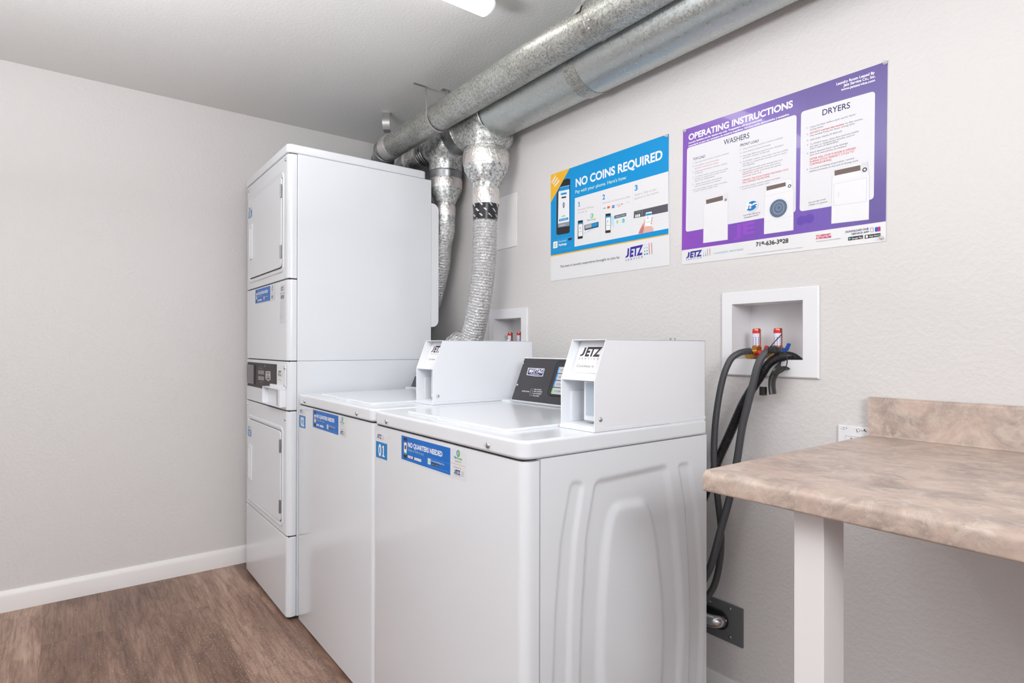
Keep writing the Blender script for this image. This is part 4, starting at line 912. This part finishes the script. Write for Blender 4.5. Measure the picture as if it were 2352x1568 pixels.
pr.ell(762, 1115, 0.0275, 0.0275, ink(222, 226, 232)); pr.ell(762, 1115, 0.0235, 0.0235, ink(92, 108, 132)); pr.ell(764, 1113, 0.0160, 0.0170, ink(124, 142, 164), inner=0.8); pr.ell(766, 1110, 0.009, 0.009, ink(112, 130, 152), inner=0.5)
b3 = [(1152, 1228), (1158, 908), (1175, 832), (1368, 780), (1420, 772), (1422, 840), (1432, 878), (1427, 1197)]; pr.poly(b3, MW); outline(b3)
pr.poly([(1176, 838), (1365, 797), (1367, 836), (1175, 876)], BRN); pr.poly([(1369, 786), (1420, 775), (1418, 850), (1371, 858)], ink(214, 214, 218)); pr.ell(1397, 831, 0.0050, 0.0050, BLK, inner=0.55)
outline([(1170, 938), (1412, 888), (1408, 1065), (1170, 1096)], 0.0007, ink(190, 192, 198)); pr.line([(1205, 995), (1205, 1030)], 0.0012, LG); pr.line([(1156, 925), (1430, 868)], 0.0004, LG)
# he mark
pr.ell(570, 1100, 0.0185, 0.0145, LG, rot=0.25); pr.ell(566, 1097, 0.0180, 0.0140, WHT, rot=0.25); pr.ell(566, 1097, 0.0165, 0.0125, ink(22, 118, 190), rot=0.25)
pr.text('he', 525, 1120, 606, 1102, 44, WHT, bold=0.05, shear=0.2); pr.ell(561, 1103, 0.0017, 0.0017, REDT)
# bottom strip
a = pr.px(85, 1481); b = pr.px(198, 1463); jetz_logo(pr, a, b, 0.0165, ink(52, 44, 150))
pr.text('LAUNDRY MATTERS', 290, 1452, 505, 1422, 13, ink(130, 180, 206), sp=1.3); pr.text('719-636-3928', 598, 1395, 835, 1366, 30, BLK, bold=0.02)
pr.text('For Machine Service Call This Number and Identify the Machine by its Number', 540, 1454, 940, 1404, 5.5, GREYT)
CR = ink(214, 36, 92)
pr.text('TO REPORT', 1037, 1326, 1148, 1311, 13, CR, bold=0.03); pr.text('A PROBLEM', 1037, 1343, 1150, 1329, 13, CR, bold=0.03); pr.text('www.jetzservice.com/report-a-problem', 1040, 1362, 1220, 1338, 5.5, BLK)
pr.text('DOWNLOAD OUR', 1257, 1296, 1427, 1271, 14, NAVY, bold=0.01); pr.text('SERVICE APP', 1300, 1311, 1427, 1293, 13, NAVY, bold=0.01)
outline([(1440, 1259), (1460, 1256), (1460, 1286), (1440, 1289)], 0.0006, GREYT)
pr.poly([(1473, 1255), (1494, 1251), (1494, 1285), (1473, 1288)], ink(44, 84, 190), r=0.002); pr.poly([(1493, 1251), (1513, 1248), (1513, 1282), (1493, 1285)], ink(176, 52, 122), r=0.002)
pr.poly([(1276, 1327), (1384, 1312), (1384, 1337), (1276, 1352)], BLK); pr.poly([(1398, 1312), (1513, 1296), (1513, 1320), (1398, 1338)], BLK)
pr.poly([(1283, 1331), (1283, 1347), (1298, 1337)], ink(120, 210, 200)); pr.text('Google Play', 1303, 1343, 1379, 1332, 11, WHT, bold=0.01); pr.ell(1413, 1323, 0.0026, 0.0030, WHT); pr.text('App Store', 1430, 1326, 1508, 1314, 11, WHT, bold=0.01)
o = pr.build('instruction_poster', M_PAPER); tag(o, 'purple and white OPERATING INSTRUCTIONS poster pinned on the wall above the counter', 'poster')

c = zc(1240, 290, 4.2375)
pr = Print((1.4, -0.0008, 1.3), base=0.0006, step=0.000006, conv=c)
q = [pr.px(*p) for p in ((106, 1508), (1266, 1350), (1256, 72), (108, 474))]
pr.plate(q, M_PAPER)
pr.poly([(107, 1262), (1253, 1050), (1256, 73), (108, 474)], BLUE1); pr.poly([(107, 1258), (1254, 1046), (1254, 1056), (107, 1270)], YEL)
pr.poly([(108, 474), (292, 408), (107, 745)], YEL)
for k, tx in enumerate(('FIRST', 'WASH', 'FREE')):
    pr.text(tx, 122+13*k, 555+18*k, 162+16*k, 482+24*k, 18, WHT, bold=0.04)
pr.line([(248, 512), (205, 590)], 0.0008, WHT)
# phone
pr.poly([(165, 662), (170, 640), (232, 520), (262, 508), (297, 512), (292, 1028), (280, 1040), (178, 1058), (162, 1050)], BLK, r=0.003)
pr.poly([(182, 640), (200, 592), (288, 572), (288, 966), (177, 986)], ink(236, 238, 242)); pr.poly([(196, 595), (288, 575), (288, 612), (186, 634)], BLUE1)
pr.poly([(205, 652), (262, 641), (262, 660), (205, 670)], BLUE1); pr.poly([(212, 688), (256, 680), (256, 695), (212, 702)], BLK); pr.ell(233, 767, 0.0055, 0.011, ink(94, 108, 124)); pr.ell(233, 767, 0.003, 0.007, ink(150, 164, 178))
pr.poly([(205, 885), (258, 870), (232, 866)], GRN); pr.poly([(187, 905), (278, 885), (278, 908), (187, 928)], BLUE1); pr.text('PAY NOW', 197, 920, 268, 905, 9, WHT)
pr.poly([(178, 948), (288, 925), (288, 965), (177, 986)], ink(142, 150, 162)); pr.text('balance', 195, 972, 250, 960, 12, WHT)
# bottom left download lockup
pr.poly([(132, 1125), (174, 1117), (173, 1182), (130, 1190)], WHT, r=0.002); pr.ell(152, 1155, 0.0045, 0.007, GRN, inner=0.6)
pr.text('Download', 184, 1132, 258, 1116, 20, ink(190, 232, 250)); pr.text('PayRange', 184, 1166, 262, 1150, 20, WHT, bold=0.03); pr.poly([(277, 1090), (312, 1082), (312, 1104), (277, 1112)], BLK)
pr.line([(128, 1112), (312, 1075)], 0.0004, ink(120, 210, 245)); pr.line([(128, 1210), (312, 1180)], 0.0004, ink(120, 210, 245))
PW2 = ink(230, 230, 233)
pr.poly([(342, 700), (1252, 438), (1253, 993), (338, 1172)], PW2)
pr.line([(591, 632), (589, 1120)], 0.0007, ink(190, 220, 236)); pr.line([(902, 545), (898, 1058)], 0.0007, ink(190, 220, 236))
pr.text('NO COINS REQUIRED', 350, 590, 1195, 316, 80, WHT, bold=0.03)
pr.text("Pay with your phone. Here's how:", 347, 656, 843, 512, 33, ink(226, 242, 214))
NB = ink(8, 146, 204)
pr.poly([(380, 781), (388, 779), (388, 735), (381, 737), (372, 747), (373, 753), (380, 748)], NB); pr.poly([(373, 783), (394, 778), (394, 773), (373, 778)], NB); pr.text('2', 610, 715, 636, 708, 46, NB, bold=0.03); pr.text('3', 924, 628, 954, 618, 50, NB, bold=0.03)
LT = ink(178, 178, 184)
pr.text('Download PayRange', 371, 822, 525, 788, 17, LT); pr.text('and sign up', 371, 850, 460, 830, 17, LT); pr.text('Add funds and check special offers', 610, 758, 884, 690, 18, LT)
pr.text('Swipe or Slide to send', 924, 680, 1135, 622, 23, LT); pr.text('payment to the machine', 922, 716, 1157, 650, 23, LT)
pr.ell(508, 871, 0.0068, 0.0085, TEAL, inner=0.7); pr.ell(516, 868, 0.003, 0.006, GRN); pr.text('Pay', 461, 922, 490, 917, 15, ink(40, 150, 210), bold=0.02); pr.text('Range', 492, 917, 545, 906, 15, GRN, bold=0.02)
pr.text('VISA', 615, 806, 642, 800, 11, NAVY, bold=0.02, shear=0.2); pr.ell(666, 789, 0.0035, 0.0045, ink(224, 56, 46)); pr.ell(679, 786, 0.0035, 0.0045, ink(240, 140, 50)); pr.poly([(704, 770), (728, 765), (728, 792), (704, 798)], ink(24, 110, 190)); pr.text('AMEX', 706, 786, 726, 782, 8, WHT)
pr.text('DISCOVER', 742, 772, 782, 762, 7, BLK); pr.poly([(755, 780), (785, 768), (785, 774), (765, 784)], ink(238, 140, 60)); pr.ell(798, 757, 0.0018, 0.0022, BLK); pr.text('Pay', 804, 760, 820, 756, 9, LT); pr.text('G Pay', 840, 748, 876, 740, 10, LT)
def phone(x0, y0, x1, y1, dy=8):
    pr.poly([(x0, y0), (x1, y0-dy), (x1-2, y1-dy), (x0-2, y1)], BLK, r=0.0015)
    h = y1-y0; pr.poly([(x0+5, y0+h*0.12), (x1-4, y0+h*0.12-dy*0.8), (x1-5, y1-h*0.14-dy*0.8), (x0+4, y1-h*0.14)], ink(238, 240, 243)); pr.poly([(x0+5, y0+h*0.12), (x1-4, y0+h*0.12-dy*0.8), (x1-4, y0+h*0.2-dy*0.8), (x0+5, y0+h*0.2)], BLUE1)
    pr.text('$', x0+16, y0+h*0.46, x0+26, y0+h*0.45, 22, ink(60, 140, 200)); pr.line([(x0+12, y0+h*0.6), (x1-12, y0+h*0.59)], 0.0014, GRN)
pr.poly([(420, 1045), (505, 1000), (545, 995), (422, 1050)], ink(186, 222, 240)); phone(372, 920, 421, 1098)
pr.poly([(436, 962), (573, 928), (573, 980), (437, 1013)], ink(60, 58, 74)); pr.poly([(443, 964), (505, 949), (505, 983), (443, 998)], ink(172, 176, 180)); pr.poly([(507, 948), (566, 934), (566, 969), (507, 982)], BLUE1)
pr.poly([(694, 870), (724, 880), (722, 985), (694, 945)], ink(190, 222, 238)); phone(641, 852, 692, 1040, 6)
pr.poly([(722, 868), (856, 836), (857, 962), (722, 988)], ink(222, 232, 238)); pr.poly([(726, 870), (843, 842), (843, 874), (726, 902)], ink(90, 104, 122)); pr.text('SPECIAL OFFERS', 740, 888, 830, 867, 9, WHT)
pr.ell(756, 930, 0.0042, 0.006, ink(186, 206, 120)); pr.ell(815, 918, 0.0052, 0.0068, TEAL, inner=0.6); pr.ell(820, 914, 0.0026, 0.005, GRN)
pr.poly([(918, 828), (1248, 753), (1248, 830), (915, 896)], ink(88, 88, 98)); pr.line([(998, 812), (998, 872)], 0.0004, WHT)
for k in range(3): pr.poly([(931+17*k, 862-4*k), (943+17*k, 860-4*k), (943+17*k, 886-4*k), (931+17*k, 889-4*k)], WHT)
pr.text('COMMERCIAL', 940, 842, 985, 832, 8, GRN); pr.line([(912, 966), (1248, 895)], 0.0004, LG); pr.line([(905, 925), (1248, 860)], 0.0003, LG)
pr.poly([(960, 1046), (978, 1000), (1012, 935), (1035, 880), (1048, 900), (1045, 960), (1060, 970), (1095, 975), (1110, 1008), (1105, 1022)], ink(226, 178, 166)); pr.poly([(962, 1044), (980, 1000), (1010, 950), (1015, 1000), (1005, 1040)], ink(196, 122, 112))
pr.poly([(1034, 840), (1092, 829), (1086, 965), (1024, 976)], ink(240, 242, 246), r=0.0015); pr.poly([(1036, 852), (1090, 843), (1089, 862), (1035, 871)], BLUE1); pr.line([(1040, 935), (1074, 928)], 0.0012, GRN); pr.text('$', 1046, 900, 1058, 898, 22, ink(60, 140, 200))
for k, (x, y) in enumerate(((1094, 893), (1090, 918), (1086, 944))): pr.ell(x, y, 0.0024, 0.0036, ink(214, 160, 146))
pr.text('The best in laundry experience brought to you by', 199, 1376, 778, 1283, 22, NAVY)
jetz_logo(pr, pr.px(836, 1278), pr.px(1001, 1244), 0.0290, JETB)
o = pr.build('payment_poster', M_PAPER); tag(o, 'blue and white NO COINS REQUIRED poster pinned on the wall beside the ducts', 'poster')
# push pins at the poster corners
def pin(u, v, label):
    p = on(1, -0.003, u, v); mb = MB(); mb.tube([p+Vector((0, a, 0)) for a in (0.0015, -0.001, -0.003, -0.008, -0.0095)], [0.0045, 0.0045, 0.0025, 0.0032, 0.0012], 14)
    o = mb.build('push_pin', plain('clear_pin', rgb(206, 206, 208), 0.15), None); tag(o, label, 'push pin')
pin(1573, 300.5, 'clear push pin at the top left corner of the purple poster'); pin(2033, 143.5, 'clear push pin at the top right corner of the purple poster'); pin(2025, 546, 'clear push pin at the bottom right corner of the purple poster'); pin(1531, 312, 'clear push pin at the top right corner of the blue poster')

# ------------------------------------------------------------------ blank white panel on the wall
pr_pts = [on(1, -0.0001, 1141, 574), on(1, -0.0001, 1189, 565), on(1, -0.0001, 1188, 442), on(1, -0.0001, 1143, 452)]
o = MB().box(0.985, 1.1805, -0.0035, -0.0004, 1.4745, 1.697).build('access_panel', M_TRIM, None, bevel=0.0012); tag(o, 'blank white plastic access panel on the wall behind the foil duct', 'panel')

# ------------------------------------------------------------------ washer supply boxes
def supply_box(i, fx0, fx1, fz0, fz1, label, valves):
    x0, x1, z0, z1 = BOX[i]; D = 0.088; e = 0.0005
    t = empty('washer_supply_box', ((x0+x1)/2, 0, z0), label, 'utility box', 'washer supply boxes')
    mb = MB()
    for a0, a1, b0, b1 in ((fx0, fx1, fz0, z0), (fx0, fx1, z1, fz1), (fx0, x0, z0, z1), (x1, fx1, z0, z1)): pass
    # bevelled picture-frame flange
    o1 = [(fx0, fz0), (fx1, fz0), (fx1, fz1), (fx0, fz1)]; o2 = [(fx0+0.003, fz0+0.003), (fx1-0.003, fz0+0.003), (fx1-0.003, fz1-0.003), (fx0+0.003, fz1-0.003)]; o3 = [(x0+e, z0+e), (x1-e, z0+e), (x1-e, z1-e), (x0+e, z1-e)]
    vs = [(a, -0.0002, b) for a, b in o1]+[(a, -0.006, b) for a, b in o1]+[(a, -0.0085, b) for a, b in o2]+[(a, -0.0085, b) for a, b in o3]+[(a, D, b) for a, b in o3]
    fs = []
    for L in range(4):
        for k in range(4): k2 = (k+1) % 4; fs.append((L*4+k, L*4+k2, L*4+4+k2, L*4+4+k))
    fs.append((16, 17, 18, 19))
    mb.mesh(vs, fs).build('box_body', M_PLASTIC, t, angle=25)
    for (xv, zt_, hm) in valves:
        zb = z0-0.018; yv = 0.034
        v = MB(); v.tube([(xv, yv, z0+0.0006), (xv, yv, zb+0.028)], 0.0085, 18); v.tube([(xv, yv, zb+0.021), (xv, yv, zb+0.024), (xv, yv, zb+0.037), (xv, yv, zb+0.040)], [0.009, 0.012, 0.012, 0.010], 20)
        v.tube([(xv, yv+0.004, zb+0.032), (xv-0.002, yv-0.022, zb+0.031), (xv-0.003, yv-0.032, zb+0.030)], [0.0115, 0.0125, 0.0145], 20)
        vo = v.build('valve', M_BRASS, t)
        sub_origin(vo, t)
        MB().tube([(xv, yv, zb+0.037), (xv, yv, zb+0.052)], 0.0142, 6).build('hex_nut', M_BRASS, vo, smooth=False)
        MB().tube([(xv, yv, zb+0.050), (xv, yv, zt_-0.004), (xv, yv, zt_-0.001), (xv, yv, zt_)], [0.0108, 0.0108, 0.0098, 0.007], 24).build('arrestor', M_COPPER, vo)
        # label wrapped on the arrestor
        lm = MB(); n = 16
        zl0, zl1 = zb+0.056, zt_-0.006
        a0, a1 = PI+0.15, 2*PI-0.35
        for k in range(n):
            A, B = a0+(a1-a0)*k/n, a0+(a1-a0)*(k+1)/n; R = 0.0111
            q = [(xv+R*math.cos(A), yv+R*math.sin(A)), (xv+R*math.cos(B), yv+R*math.sin(B))]
            lm.poly([(q[0][0], q[0][1], zl0), (q[1][0], q[1][1], zl0), (q[1][0], q[1][1], zl1-0.008), (q[0][0], q[0][1], zl1-0.008)], ink(226, 226, 240))
            lm.poly([(q[0][0], q[0][1], zl1-0.008), (q[1][0], q[1][1], zl1-0.008), (q[1][0], q[1][1], zl1), (q[0][0], q[0][1], zl1)], REDT)
            if k % 4 == 2:
                R2 = 0.0113; q2 = [(xv+R2*math.cos(A), yv+R2*math.sin(A)), (xv+R2*math.cos(B), yv+R2*math.sin(B))]
                for j in range(4):
                    zz = zl0+0.002+j*0.0055; lm.poly([(q2[0][0], q2[0][1], zz), (q2[1][0], q2[1][1], zz), (q2[1][0], q2[1][1], zz+0.0032), (q2[0][0], q2[0][1], zz+0.0032)], ink(70, 76, 170))
        lm.build('arrestor_label', WHT, vo, smooth=False)
        # paddle handle
        h = MB(); zc_ = zb+(0.040 if hm is M_REDP else 0.046); h.tube([(xv+0.012, yv-0.004, zc_-0.008), (xv+0.022, yv-0.012, zc_-0.004)], [0.010, 0.008], 12)
        h.prism([(xv+0.018, yv-0.014, zc_-0.010), (xv+0.034, yv-0.016, zc_-0.004), (xv+0.042, yv-0.018, zc_+0.014), (xv+0.034, yv-0.018, zc_+0.016), (xv+0.027, yv-0.016, zc_+0.003), (xv+0.016, yv-0.014, zc_+0.002)], (0, 0.007, 0))
        h.build('valve_handle', hm, vo, bevel=0.0015)
    return t
va = [(on(1, 0.034, 1738, 780).x, on(1, 0.034, 1738, 754).z, M_REDP), (on(1, 0.034, 1787, 780).x, on(1, 0.034, 1787, 753).z, M_BLUEP)]
supply_box(0, 2.1295, 2.3975, 0.981, 1.2110, 'white washer supply box with red and blue valves beside the near washer', va)
vb = [(on(1, 0.034, 1172, 770).x, on(1, 0.034, 1172, 763).z, M_REDP), (on(1, 0.034, 1193, 770).x, on(1, 0.034, 1193, 762).z, M_BLUEP)]
supply_box(1, 0.989, 1.2545, 0.983, 1.2180, 'white washer supply box half hidden behind the coin box of washer 02', vb)

# ------------------------------------------------------------------ hoses
def P3(u, v, y): return on(1, y, u, v)
pa = [P3(1723, 806, -0.004), P3(1712, 807, -0.018), P3(1697, 811, -0.035), P3(1680, 823, -0.05), P3(1667, 848, -0.062), P3(1658, 878, -0.07), P3(1649, 925, -0.078), P3(1642, 985, -0.085), P3(1640, 1058, -0.09), P3(1648, 1138, -0.085), P3(1656, 1215, -0.08), P3(1654, 1283, -0.085), P3(1640, 1345, -0.095), P3(1612, 1385, -0.12)]
o = MB().tube(smooth_path(pa, 8), 0.0086, 18).build('water_hose', M_RUBBER, None); tag(o, 'dark grey rubber water hose looping from the left brass valve down behind the washer', 'hose', 'washer hoses')
pc = [on(1, 0.0, 1785, 806), P3(1776, 802, -0.022), P3(1762, 808, -0.045), P3(1748, 823, -0.058), P3(1738, 848, -0.066), P3(1729, 885, -0.07), P3(1716, 935, -0.074), P3(1704, 985, -0.078), P3(1692, 1062, -0.08), P3(1677, 1138, -0.084), P3(1656, 1215, -0.105), P3(1632, 1300, -0.13), P3(1600, 1360, -0.15)]
o = MB().tube(smooth_path(pc, 8), 0.0096, 18).build('water_hose', M_RUBBER, None); tag(o, 'thicker grey rubber water hose from the right valve, in front of the ribbed hose', 'hose', 'washer hoses')
pb = [on(1, 0.05, 1846, 850), P3(1837, 833, 0.035), P3(1816, 819, 0.010), P3(1790, 820, -0.020), P3(1765, 836, -0.035), P3(1745, 866, -0.042), P3(1728, 892, -0.047), P3(1708, 925, -0.053), P3(1690, 965, -0.058), P3(1672, 1006, -0.065), P3(1650, 1055, -0.078), P3(1622, 1128, -0.11), P3(1590, 1200, -0.14)]
SP = smooth_path(pb, 60); L = [0]
for a, b in zip(SP[:-1], SP[1:]): L.append(L[-1]+(b-a).length)
Q = []; R = []; j = 0; s = 0
while s < L[-1]:
    while j < len(L)-2 and L[j+1] < s: j += 1
    Q.append(SP[j].lerp(SP[j+1], (s-L[j])/(L[j+1]-L[j]))); R.append(0.0114+0.0010*(1 if (len(Q) % 4) in (0, 1) else -1)); s += 0.0011
o = MB().tube(Q, R, 20).build('drain_hose', M_BLACKP, None, angle=60); tag(o, 'black ribbed drain hose arching out of the supply box down behind the washer', 'hose', 'washer hoses')
# U-shaped plastic hose guide: open channel section swept along an arch
gp = smooth_path([P3(1838, 847, 0.024), P3(1816, 838, 0.004), P3(1796, 838, -0.020), P3(1780, 848, -0.036), P3(1769, 868, -0.043), P3(1767, 887, -0.045), P3(1769, 905, -0.046)], 8)
mb = MB(); n = len(gp); A0, A1, ns = -PI*0.22, PI*0.80, 14; vs = []
for i in range(n):
    tg = (gp[min(i+1, n-1)]-gp[max(i-1, 0)]).normalized(); side = Vector((0, 1, 0)); side = (side-tg*side.dot(tg)).normalized(); out_ = tg.cross(side)
    for rr in (0.0150, 0.0128):
        for k in range(ns+1):
            a = A0+(A1-A0)*k/ns; vs.append(gp[i]+(side*math.cos(a)+out_*math.sin(a))*rr)
m_ = 2*(ns+1); fs = []
for i in range(n-1):
    loop = list(range(ns+1))+list(range(2*ns+1, ns, -1))
    for k in range(len(loop)):
        a, b = loop[k], loop[(k+1) % len(loop)]; fs.append((i*m_+a, i*m_+b, (i+1)*m_+b, (i+1)*m_+a))
for i in (0, n-1):
    for k in range(ns): fs.append((i*m_+k, i*m_+k+1, i*m_+ns+2+k, i*m_+ns+1+k))
mb.mesh(vs, fs)
e_ = gp[-1]; mb.box(e_.x-0.026, e_.x-0.012, e_.y-0.006, e_.y+0.006, e_.z-0.004, e_.z+0.018)
o = mb.build('hose_guide', plain('guide_black', rgb(44, 43, 44), 0.3), None, angle=35); tag(o, 'black plastic U-shaped hose guide hanging open-ended over the supply box edge', 'hose guide')
tie = smooth_path([P3(1796, 767, -0.02), P3(1780, 784, -0.03), P3(1766, 801, -0.045), P3(1764, 812, -0.055)], 6)
tie2 = smooth_path([P3(1776, 797, -0.05), P3(1792, 800, -0.052), P3(1804, 812, -0.054), P3(1808, 832, -0.055), P3(1800, 850, -0.055), P3(1786, 858, -0.054), P3(1771, 858, -0.052)], 6)
ct = empty('cable_tie', tuple(tie[-1]), 'thin black zip tie looped round the hoses at the supply box', 'cable tie')
MB().tube(tie, 0.0012, 8).build('tail', M_BLACKP, ct); MB().tube(tie2, 0.0013, 8).build('loop', M_BLACKP, ct)
p = P3(1776, 803, -0.045); MB().box(p.x-0.009, p.x+0.011, p.y-0.010, p.y+0.006, p.z-0.007, p.z+0.007).build('clamp', M_BLACKP, ct, bevel=0.003)

# ------------------------------------------------------------------ conduit plate low on the wall
t = empty('conduit_plate', (2.12, 0, 0.235), 'grey metal cover plate with a chrome connector low on the wall beside the near washer', 'cover plate')
MB().box(2.0585, 2.1945, -0.006, -0.0004, 0.2365, 0.3435).build('plate', M_GREYPL, t, bevel=0.0015)
mb = MB(); pts = [(a, b) for a, b in rrect(2.050, 2.152, 0.264, 0.318, 0.0265, 8)]; mb.prism([(a, -0.006, b) for a, b in pts], (0, -0.006, 0)); mb.build('gasket', M_BLACKP, t, bevel=0.002)
cp = smooth_path([(2.040, -0.034, 0.291), (2.09, -0.034, 0.291), (2.115, -0.032, 0.291), (2.128, -0.022, 0.291), (2.132, -0.010, 0.291)], 5)
MB().tube(cp, [0.018]*len(cp), 24).build('connector', M_CHROME, t, angle=50)
for (x, z) in ((2.093, 0.329), (2.157, 0.332), (2.157, 0.253), (2.093, 0.262), (2.146, 0.296)): screw((x, -0.0062 if x != 2.146 else -0.012, z), (0, -1, 0), t, 0.0042)
MB().tube([(2.085, -0.022, 0.270), (2.10, -0.022, 0.270)], 0.006, 12).build('clamp_screw', M_CHROME, t)

# ------------------------------------------------------------------ wall outlet beside the backsplash
t = empty('wall_outlet', (2.4755, 0, 0.76), 'white outlet plate with black marker scribbles tucked beside the backsplash', 'outlet')
MB().box(2.4416, 2.5105, -0.006, -0.0003, 0.760, 0.8735).build('cover_plate', M_PLASTIC, t, bevel=0.0018)
MB().box(2.4595, 2.4925, -0.0085, -0.006, 0.783, 0.8500).build('receptacle', M_PLASTIC, t, bevel=0.001)
pr = Print((2.4416, -0.0061, 0.76), base=0.0002, conv=zc(1850, 950, 14.7))
def scr(pts, w): pr.line(pts, w, BLK)
scr([(1200, 490), (1250, 520), (1310, 535), (1350, 520)], 0.0005); scr([(1290, 450), (1300, 490), (1325, 470)], 0.0006); scr([(1240, 450), (1290, 450)], 0.0004); scr([(1380, 450), (1400, 500), (1370, 495)], 0.0007)
scr([(1720, 520), (1740, 590), (1760, 625)], 0.0012); scr([(1770, 490), (1815, 530), (1845, 570), (1830, 605), (1790, 600)], 0.0006); scr([(1890, 565), (1925, 580)], 0.0010); scr([(1970, 575), (1995, 530), (2020, 590), (2055, 610)], 0.0015)
pr.build('marker_scribble', BLK, t)
pr = Print((2.4595, -0.0086, 0.783), base=0.0002); pr.uv_poly([(0.012, 0.056), (0.0145, 0.056), (0.0145, 0.063), (0.012, 0.063)], BLK); pr.line([(0, 0.0668), (0.033, 0.0668)], 0.0006, GREYT, px=False); pr.uv_poly([(0.0205, 0.056), (0.0225, 0.056), (0.0225, 0.061), (0.0205, 0.061)], BLK)
pr.build('outlet_slots', BLK, t)

# ------------------------------------------------------------------ folding counter
t = empty('folding_counter', (3.3, -0.32, 0), 'beige stone-pattern laminate counter with backsplash and white support post', 'counter')
x0, x1 = 2.5125, ROOMX-0.002
zt, zb, yf = 0.8575, 0.8235, -0.650
prof = [(-0.0005, zb+0.012), (-0.0005, zt)]
prof += [(-0.020, zt)]
nose = arc((yf+0.013, zt-0.013), 0.013, PI/2, PI, 8)+arc((yf+0.004, zb+0.004), 0.004, PI, 1.5*PI, 4)
prof += nose+[(yf+0.05, zb), (yf+0.05, zb+0.012)]
MB().prism([(x0, a, b) for a, b in prof], (x1-x0, 0, 0)).build('countertop', M_LAM, t, angle=35)
bs = [(-0.0005, zt+0.0003), (-0.021, zt+0.0003), (-0.019, zt+0.006), (-0.019, 0.938), (-0.0175, 0.9425), (-0.014, 0.945), (-0.0005, 0.945)]
MB().prism([(x0, a, b) for a, b in bs], (x1-x0, 0, 0)).build('backsplash', M_LAM, t, angle=35)
MB().box(2.637, 2.681, -0.600, -0.535, 0.0, zb+0.0118).build('support_post', M_POST, t, bevel=0.0015)
MB().box(2.60, x1, -0.035, -0.0006, zb-0.05, zb+0.0118).build('wall_cleat', M_POST, t, bevel=0.001)
